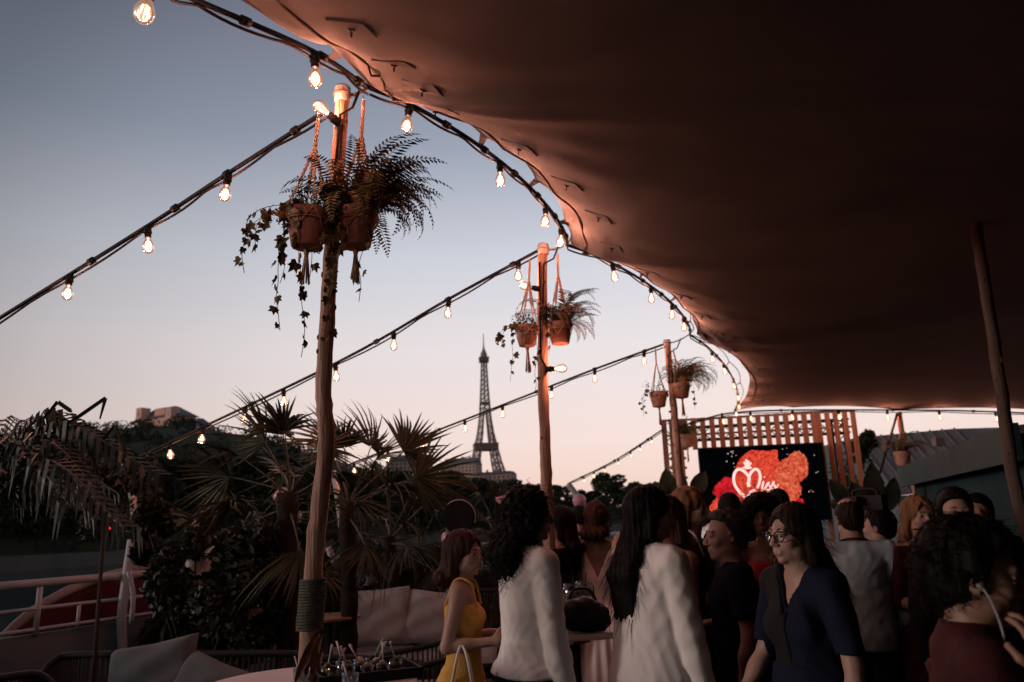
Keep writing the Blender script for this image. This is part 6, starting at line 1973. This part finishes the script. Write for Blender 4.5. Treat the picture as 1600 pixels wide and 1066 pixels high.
# 5, 6 dark guests near the second pole
p = Person('dark-haired guest in black half hidden behind the second pole', 874, 789, 5.95, 70, skin='tan', vox=.013, hvox=.008, look=(10, 0, 0), arms={'L': ((-.1, .3, -1), (-.15, .8, .35), .9, (1, 0, 0))})
p.wear('black_top', m_blackc, ('pelvis', 'waist', 'chest', 'shoulder', 'uarm'), .012, clip=[below(p.H * .83)]); p.wear('trousers', m_blackc, ('thigh', 'shin', 'pelvis'), .01); p.wear('shoes', m_blackc, ('foot',), .006); p.hair(h_black, 'long', .22, 1.05, 40, hairwave(.003, 150, 9))
p = Person('dark-haired guest standing far back below a pink balloon', 905, 789, 9.2, 10, skin='tan', vox=.014, hvox=.010, face=False)
p.wear('dark_dress', m_char, ('pelvis', 'waist', 'chest', 'shoulder', 'uarm'), .012, [econ(p.H * .25, (.2, .18), p.H * .55, (.17, .14))], [below(p.H * .83)]); p.hair(h_black, 'short', vol=1.3)
# 7 woman facing the coat woman
p = Person('bare-shouldered guest in a dark top talking to the long-haired woman', 1038, 772, 4.3, 118, skin='light', vox=.011, hvox=.006, look=(8, 0, 0), arms={'L': ((-.15, .1, -1), (.2, .8, .1), .8, (0, 0, 1))})
p.wear('dark_top', m_blackc, ('pelvis', 'waist', 'chest'), .010, clip=[below(p.H * .775)]); p.wear('trousers', m_blackc, ('thigh', 'shin', 'pelvis'), .016); p.wear('shoes', m_blackc, ('foot',), .006); p.hair(h_brown, 'long', .25, 1.05, 60, hairwave(.003, 150, 10)); p.brows(h_brown)
# 8 blonde woman in black
p = Person('tall woman with wavy dark blonde hair in a black dress', 1075, 759, 5.0, -112, skin='light', vox=.011, hvox=.006, look=(-10, 0, 0), arms={'R': ((.1, .15, -1), (-.4, .9, -.1), .6, (0, 0, 1)), 'L': ((-.1, .15, -1), (.4, .9, -.1), .6, (0, 0, 1))})
p.wear('black_dress', m_blackc, ('pelvis', 'waist', 'chest', 'shoulder', 'uarm'), .012, [econ(p.H * .1, (.24, .2), p.H * .55, (.18, .14))], [below(p.H * .815)]); p.wear('shoes', m_blackc, ('foot',), .004); p.hair(h_blond, 'long', .27, 1.22, 120, hairwave(.007, 80, 11), .0, 9); p.brows(h_blond)
MB().tube(smooth_path([(.11, .08, p.H * .77), (.115, .03, p.H * .846), (.105, -.04, p.H * .845), (.09, -.1, p.H * .76)], 6), .008, 6).build('pale_strap', m_ivory, p.root, True)
# 9 balding man in navy
p = Person('balding man in a navy T-shirt turned towards the women', 1136, 797, 4.15, 84, 'm', skin='light', vox=.010, hvox=.0055, look=(6, -4, 0), hair_pad=.005, arms={'L': ((-.16, -.05, -1), (-.04, .25, -1), .4, (1, 0, 0)), 'R': ((.15, .15, -1), (0, .9, -.2), .5, (-1, 0, 0))})
p.wear('t_shirt', m_navy, ('pelvis', 'waist', 'chest', 'shoulder', 'uarm'), .018, clip=[above(p.H * .47), below(p.H * .845), lambda X, Y, Z: np.where(np.abs(X) > .17, p.H * .685 - Z, -1.)], disp=wrinkle(.006, 6, (13, 13, 13)))
p.wear('trousers', m_navy, ('thigh', 'shin', 'pelvis'), .016); p.wear('shoes', m_blackc, ('foot',), .008); p.hair(h_grey, 'short', vol=.8, recede=.03, strands=140); p.brows(h_grey)
# 10, 12 dark heads before the screen
p = Person('black-haired guest seen from behind right below the screen flower', 1138, 770, 6.3, -8, skin='tan', vox=.014, hvox=.009, face=False); p.wear('dark_jacket', m_blackc, ('pelvis', 'waist', 'chest', 'shoulder', 'uarm', 'farm'), .02, clip=[below(p.H * .85)]); p.wear('trousers', m_char, ('thigh', 'shin', 'pelvis'), .014); p.hair(h_black, 'short', vol=1.7)
p = Person('dark-haired guest behind the woman with the afro curls', 1214, 764, 7.3, 5, 'm', skin='tan', vox=.014, hvox=.009, face=False); p.wear('dark_jacket', m_char, ('pelvis', 'waist', 'chest', 'shoulder', 'uarm', 'farm'), .02, clip=[below(p.H * .85)]); p.wear('trousers', m_blackc, ('thigh', 'shin', 'pelvis'), .014); p.hair(h_black, 'short', vol=1.6)
# 11 smiling woman with curls, red top
p = Person('smiling woman with short black afro curls and red top holding a glass', 1190, 768, 5.2, 152, skin='deep', vox=.011, hvox=.006, look=(6, 0, 6), hair_pad=.05, arms={'L': ((-.15, .25, -1), (.30, .65, .75), .9, (0, -1, 0)), 'R': ((.15, .25, -1), (-.25, .9, .2), .7, (0, 0, 1))})
p.wear('red_top', m_redtop, ('pelvis', 'waist', 'chest'), .012, clip=[below(p.H * .77)]); p.wear('trousers', m_blackc, ('thigh', 'shin', 'pelvis'), .018); p.wear('shoes', m_blackc, ('foot',), .006); p.hair(h_black, 'afro', vol=1.08, strands=260, disp=curls(.010, 110, 5)); p.brows(h_black)
w_, df_, el_ = p.wrist['L']; hp_ = p.world(w_ + df_ * .09 + V3(0, .03, 0))
goblet('balloon glass raised by the woman with afro curls', (hp_.x, hp_.y, hp_.z - .05), .045, False)
m_lens = bpy.data.materials.new('spectacle_lens'); m_lens.use_nodes = True
_t = m_lens.node_tree; _t.nodes.clear()
_a = N(_t, 'ShaderNodeBsdfTransparent'); _g = N(_t, 'ShaderNodeBsdfGlossy'); _g.inputs['Roughness'].default_value = .05; _x = N(_t, 'ShaderNodeMixShader'); _x.inputs[0].default_value = .04; _o = N(_t, 'ShaderNodeOutputMaterial')
_t.links.new(_a.outputs[0], _x.inputs[1]); _t.links.new(_g.outputs[0], _x.inputs[2]); _t.links.new(_x.outputs[0], _o.inputs[0])
# 13 woman with glasses
p = Person('woman with dark glasses and straight dark hair in navy and black', 1238, 785, 3.3, 116, skin='light', vox=.009, hvox=.0042, look=(-4, -3, 0), hair_pad=.012, arms={'L': ((-.34, .12, -1), (-.16, .20, -1), .3, (1, 0, 0)), 'R': ((.30, .05, -1), (.10, .55, -.75), .45, (0, 0, -1))})
H = p.H
p.wear('shirt', m_navy, ('pelvis', 'waist', 'chest', 'shoulder', 'uarm'), .020, [econ(H * .42, (.20, .16), H * .62, (.16, .125), k=.04)], [below(H * .855), vneck(0, .0, H * .85, .07, .16, 1), lambda X, Y, Z: np.where(np.abs(X) > .19, H * .665 - Z, -1.)], wrinkle(.007, 12, (12, 12, 8)))
p.wear('open_jacket', m_blackc, ('chest', 'waist', 'shoulder'), .028, clip=[below(H * .86), lambda X, Y, Z: -.015 - X + 0 * Z, vneck(0, .0, H * .86, .085, .2, 1)], disp=wrinkle(.005, 2))
p.wear('trousers', m_blackc, ('thigh', 'shin', 'pelvis'), .018); p.wear('shoes', m_blackc, ('foot',), .006)
p.hair(h_dark, 'long', .30, 1.0, 120, hairwave(.0022, 200, 13), .01, 12); p.brows(h_dark)
gm_ = MB()
for q in (-1, 1):
    gm_.tube([p.hm((q * (.034 + .0255 * math.cos(a)), .1035 - .010 * abs(.034 + .0255 * math.cos(a)) / .06, .0 + .021 * math.sin(a))) for a in np.linspace(0, 2 * PI, 25)], .0026, 6)
    gm_.tube([p.hm((q * .060, .094, .008)), p.hm((q * .080, .05, .008)), p.hm((q * .080, -.01, .004))], .0024, 6)
gm_.tube([p.hm((-.0085, .104, .004)), p.hm((0, .107, .008)), p.hm((.0085, .104, .004))], .0024, 6)
gl_o = gm_.build('eyeglasses', m_bezel, p.root, True)
for q in (-1, 1):
    c = [p.hm((q * (.034 + .0245 * math.cos(a)), .1035 - .010 * abs(.034 + .0245 * math.cos(a)) / .06, .020 * math.sin(a))) for a in np.linspace(0, 2 * PI, 19)[:-1]]
    m = MB(); m.add([Vector(tuple(x)) for x in c], [tuple(range(18))]); m.build('lens', m_lens, gl_o)
# 14 man in pale blue shirt
p = Person('man in a pale blue shirt with lanyard, seen from behind', 1312, 777, 5.0, -14, 'm', skin='light', vox=.011, hvox=.007, face=False, hair_pad=.005, look=(8, -5, 0), x_off=.05)
p.wear('shirt', m_blue, ('pelvis', 'waist', 'chest', 'shoulder', 'uarm', 'farm'), .020, [econ(p.H * .47, (.20, .15), p.H * .66, (.175, .13), k=.04)], [above(p.H * .47), below(p.H * .845)], wrinkle(.007, 14, (12, 12, 9)))
p.wear('trousers', m_blackc, ('thigh', 'shin', 'pelvis'), .016); p.wear('shoes', m_blackc, ('foot',), .008); p.hair(h_dark, 'bald')
MB().tube([(.085 * math.cos(a), -.012 + .075 * math.sin(a), p.H * (.842 + .012 * -math.sin(a))) for a in np.linspace(0, 2 * PI, 25)], .006, 6).build('lanyard', m_blackc, p.root, True)
# 15 camera operator
p = Person('camera operator in black with a video camera on the shoulder', 1372, 792, 5.7, 40, 'm', skin='light', vox=.013, hvox=.008, face=False, arms={'L': ((-.5, .5, -.5), (.2, .6, .75), .9, (1, 0, 0)), 'R': ((.3, .4, -1), (-.1, .7, .8), .9, (-1, 0, 0))})
p.wear('jacket', m_blackc, ('pelvis', 'waist', 'chest', 'shoulder', 'uarm', 'farm'), .022, clip=[below(p.H * .85)]); p.wear('trousers', m_blackc, ('thigh', 'shin', 'pelvis'), .016); p.hair(h_black, 'short')
vc = at(1356, 786, 5.45); cam_t = thing('video_camera', 'black shoulder video camera held among the crowd', 'video camera', vc, rad(38))
MB().box((0, 0, 0), (.08, .24, .10)).build('housing', m_bezel, cam_t); MB().lathe([(.028, 0), (.034, .04), (.034, .09), (.040, .10), (.040, .13)], 16, Matrix.Translation((0, .12, .0)) @ Matrix.Rotation(-PI / 2, 4, 'X')).build('lens', m_bezel, cam_t, True)
MB().tube(smooth_path([(0, -.08, .05), (0, -.06, .09), (0, .08, .09), (0, .10, .05)], 4), .012, 8).build('handle', m_bezel, cam_t, True); MB().box((-.085, .06, .02), (.06, .09, .05)).build('viewfinder', m_bezel, cam_t)
# 16 long-haired woman in dark red
p = Person('woman with long fair hair in a dark red dress, hands clasped', 1430, 772, 4.9, 176, skin='light', vox=.011, hvox=.0058, look=(4, 0, 0), arms={'L': ((-.12, .1, -1), (.62, .85, -.15), .7, (0, 0, 1)), 'R': ((.12, .1, -1), (-.62, .85, -.15), .7, (0, 0, 1))})
p.wear('dress', m_wine, ('pelvis', 'waist', 'chest', 'shoulder', 'uarm'), .012, [econ(p.H * .06, (.26, .22), p.H * .55, (.18, .14))], [below(p.H * .83), vneck(0, .0, p.H * .84, .07, .12, 1)], wrinkle(.005, 3)); p.wear('shoes', m_blackc, ('foot',), .004); p.hair(h_blond, 'long', .34, 1.12, 100, hairwave(.004, 120, 15), .0, 14); p.brows(h_blond)
# 17 man in suit
p = Person('man in a black suit and open white shirt facing the camera', 1487, 761, 4.45, 160, 'm', skin='light', vox=.011, hvox=.0058, look=(4, 0, 0), arms={'L': ((-.1, .35, -1), (.45, .7, .55), 1.0, (0, -1, 0)), 'R': ((.18, .05, -1), (.05, .25, -1), .4, (-1, 0, 0))})
p.wear('shirt', m_ivory, ('chest', 'shoulder', 'waist', 'neck'), .012, clip=[below(p.H * .85), vneck(0, .0, p.H * .86, .05, .10, 1)]); p.wear('suit_jacket', m_blackc, ('pelvis', 'waist', 'chest', 'shoulder', 'uarm', 'farm'), .026, [econ(p.H * .44, (.22, .165), p.H * .62, (.19, .14), k=.04)], [below(p.H * .845), vneck(0, .0, p.H * .85, .075, .28, 1)], wrinkle(.005, 4)); p.wear('trousers', m_blackc, ('thigh', 'shin', 'pelvis'), .02); p.wear('shoes', m_blackc, ('foot',), .008); p.hair(h_black, 'short', vol=1.35, strands=160); p.brows(h_black)
w_, df_, el_ = p.wrist['L']; hp_ = p.world(w_ + df_ * .08); mc_ = thing('microphone', 'black foam-headed microphone held by the man in the suit', 'microphone', hp_, 0)
MB().tube([(0, 0, -.12), (0, 0, .08)], .014, 10).build('handle', m_bezel, mc_, True); MB().ball((0, 0, .11), (.05, .05, .055), 16, 10).build('foam_head', m_blackc, mc_, True)
# 18 man behind
p = Person('dark-haired man in black right behind the man in the suit', 1524, 770, 5.3, 120, 'm', skin='tan', vox=.013, hvox=.008, look=(10, 0, 0)); p.wear('jacket', m_blackc, ('pelvis', 'waist', 'chest', 'shoulder', 'uarm', 'farm'), .02, clip=[below(p.H * .85)]); p.wear('trousers', m_blackc, ('thigh', 'shin', 'pelvis'), .016); p.hair(h_black, 'short', vol=1.2)
# 19 guest close to the camera, hand raised to the face
p = Person('dark-haired guest close to the camera with earpiece, hand raised to the face', 1486, 803, 1.9, -106, 'f', H=1.585, skin='tan', vox=.008, hvox=.004, look=(-4, -8, 0), face=False, arms={'R': ((.10, .40, -.85), (-.02, -.06, .99), .45, (-.7, -.5, 0)), 'L': ((-.2, .2, -1), (.1, .7, .2), .5, (1, 0, 0))})
p.wear('dark_red_top', m_wine, ('pelvis', 'waist', 'chest', 'shoulder', 'neck', 'uarm'), .014, clip=[below(p.H * .862), lambda X, Y, Z: np.where(X > .17, X - .215, -1.)], disp=wrinkle(.005, 9)); p.wear('trousers', m_blackc, ('thigh', 'shin', 'pelvis'), .016); p.wear('shoes', m_blackc, ('foot',), .006); p.hair(h_black, 'short', vol=1.6, disp=hairwave(.005, 110, 31), strands=260)
ec = p.hm((.079, .0, -.018)); e_o = MB().ball((0, 0, 0), (.007, .009, .009), 10, 8).build('earpiece', m_white, p.root, True); e_o.location = ec
MB().tube(smooth_path([ec, p.hm((.085, .02, -.05)), p.hm((.075, .045, -.12)), p.hm((.05, .06, -.22))], 5), .0028, 6).build('wire', m_white, e_o, True).location = -Vector(tuple(ec))
w_, df_, el_ = p.wrist['R']; dfv = Vector(tuple(df_)); qx = dfv.to_track_quat('Z', 'Y')
MB().tube([Vector(tuple(w_ - df_ * .03)) + qx @ Vector((.030 * math.cos(a), .030 * math.sin(a), 0)) for a in np.linspace(0, 2 * PI, 25)], .005, 6).build('wristband', M('teal_ribbon', (.02, .16, .13), .6), p.root, True)
# 20 guest with the phone by the railing
p = Person('guest in a white-sleeved top holding up a phone near the railing', 322, 797, 7.0, 96, skin='tan', vox=.013, hvox=.008, look=(8, -4, 0), arms={'L': ((-.1, .45, -1), (-.05, .8, .6), .8, (1, 0, 0)), 'R': ((.1, .45, -1), (.05, .8, .55), .8, (-1, 0, 0))}, group='party guests outside the tent')
p.wear('white_top', m_ivory, ('waist', 'chest', 'shoulder', 'uarm'), .014, clip=[below(p.H * .83)]); p.wear('trousers', m_char, ('thigh', 'shin', 'pelvis'), .016); p.hair(h_dark, 'short', vol=1.2)
w_, df_, el_ = p.wrist['L']; hp_ = p.world(w_ + df_ * .1); ph = thing('phone', 'dark phone held up by the guest near the railing', 'phone', hp_, rad(96)); MB().box((0, 0, .03), (.072, .009, .15)).build('case', m_bezel, ph)
# the soft black bag on the high table
v, q = extract([ell((0, 0, .085), (.12, .075, .085), None, '', .03), ell((.07, 0, .06), (.07, .06, .06), None, '', .03), ell((-.08, 0, .08), (.07, .06, .07), None, '', .03)], .009, clip=[above(.004)], disp=wrinkle(.010, 21, (22, 22, 22)))
obj('body', np_mesh('bag_body', [(v, q)]), M('black_leather', (.010, .011, .016), .45, .2, 15, .2, 90), bg_)
MB().tube(smooth_path([(-.08, 0, .13), (-.04, .02, .20), (.04, .02, .20), (.08, 0, .12)], 5), .007, 6).build('strap', m_black, bg_, True)
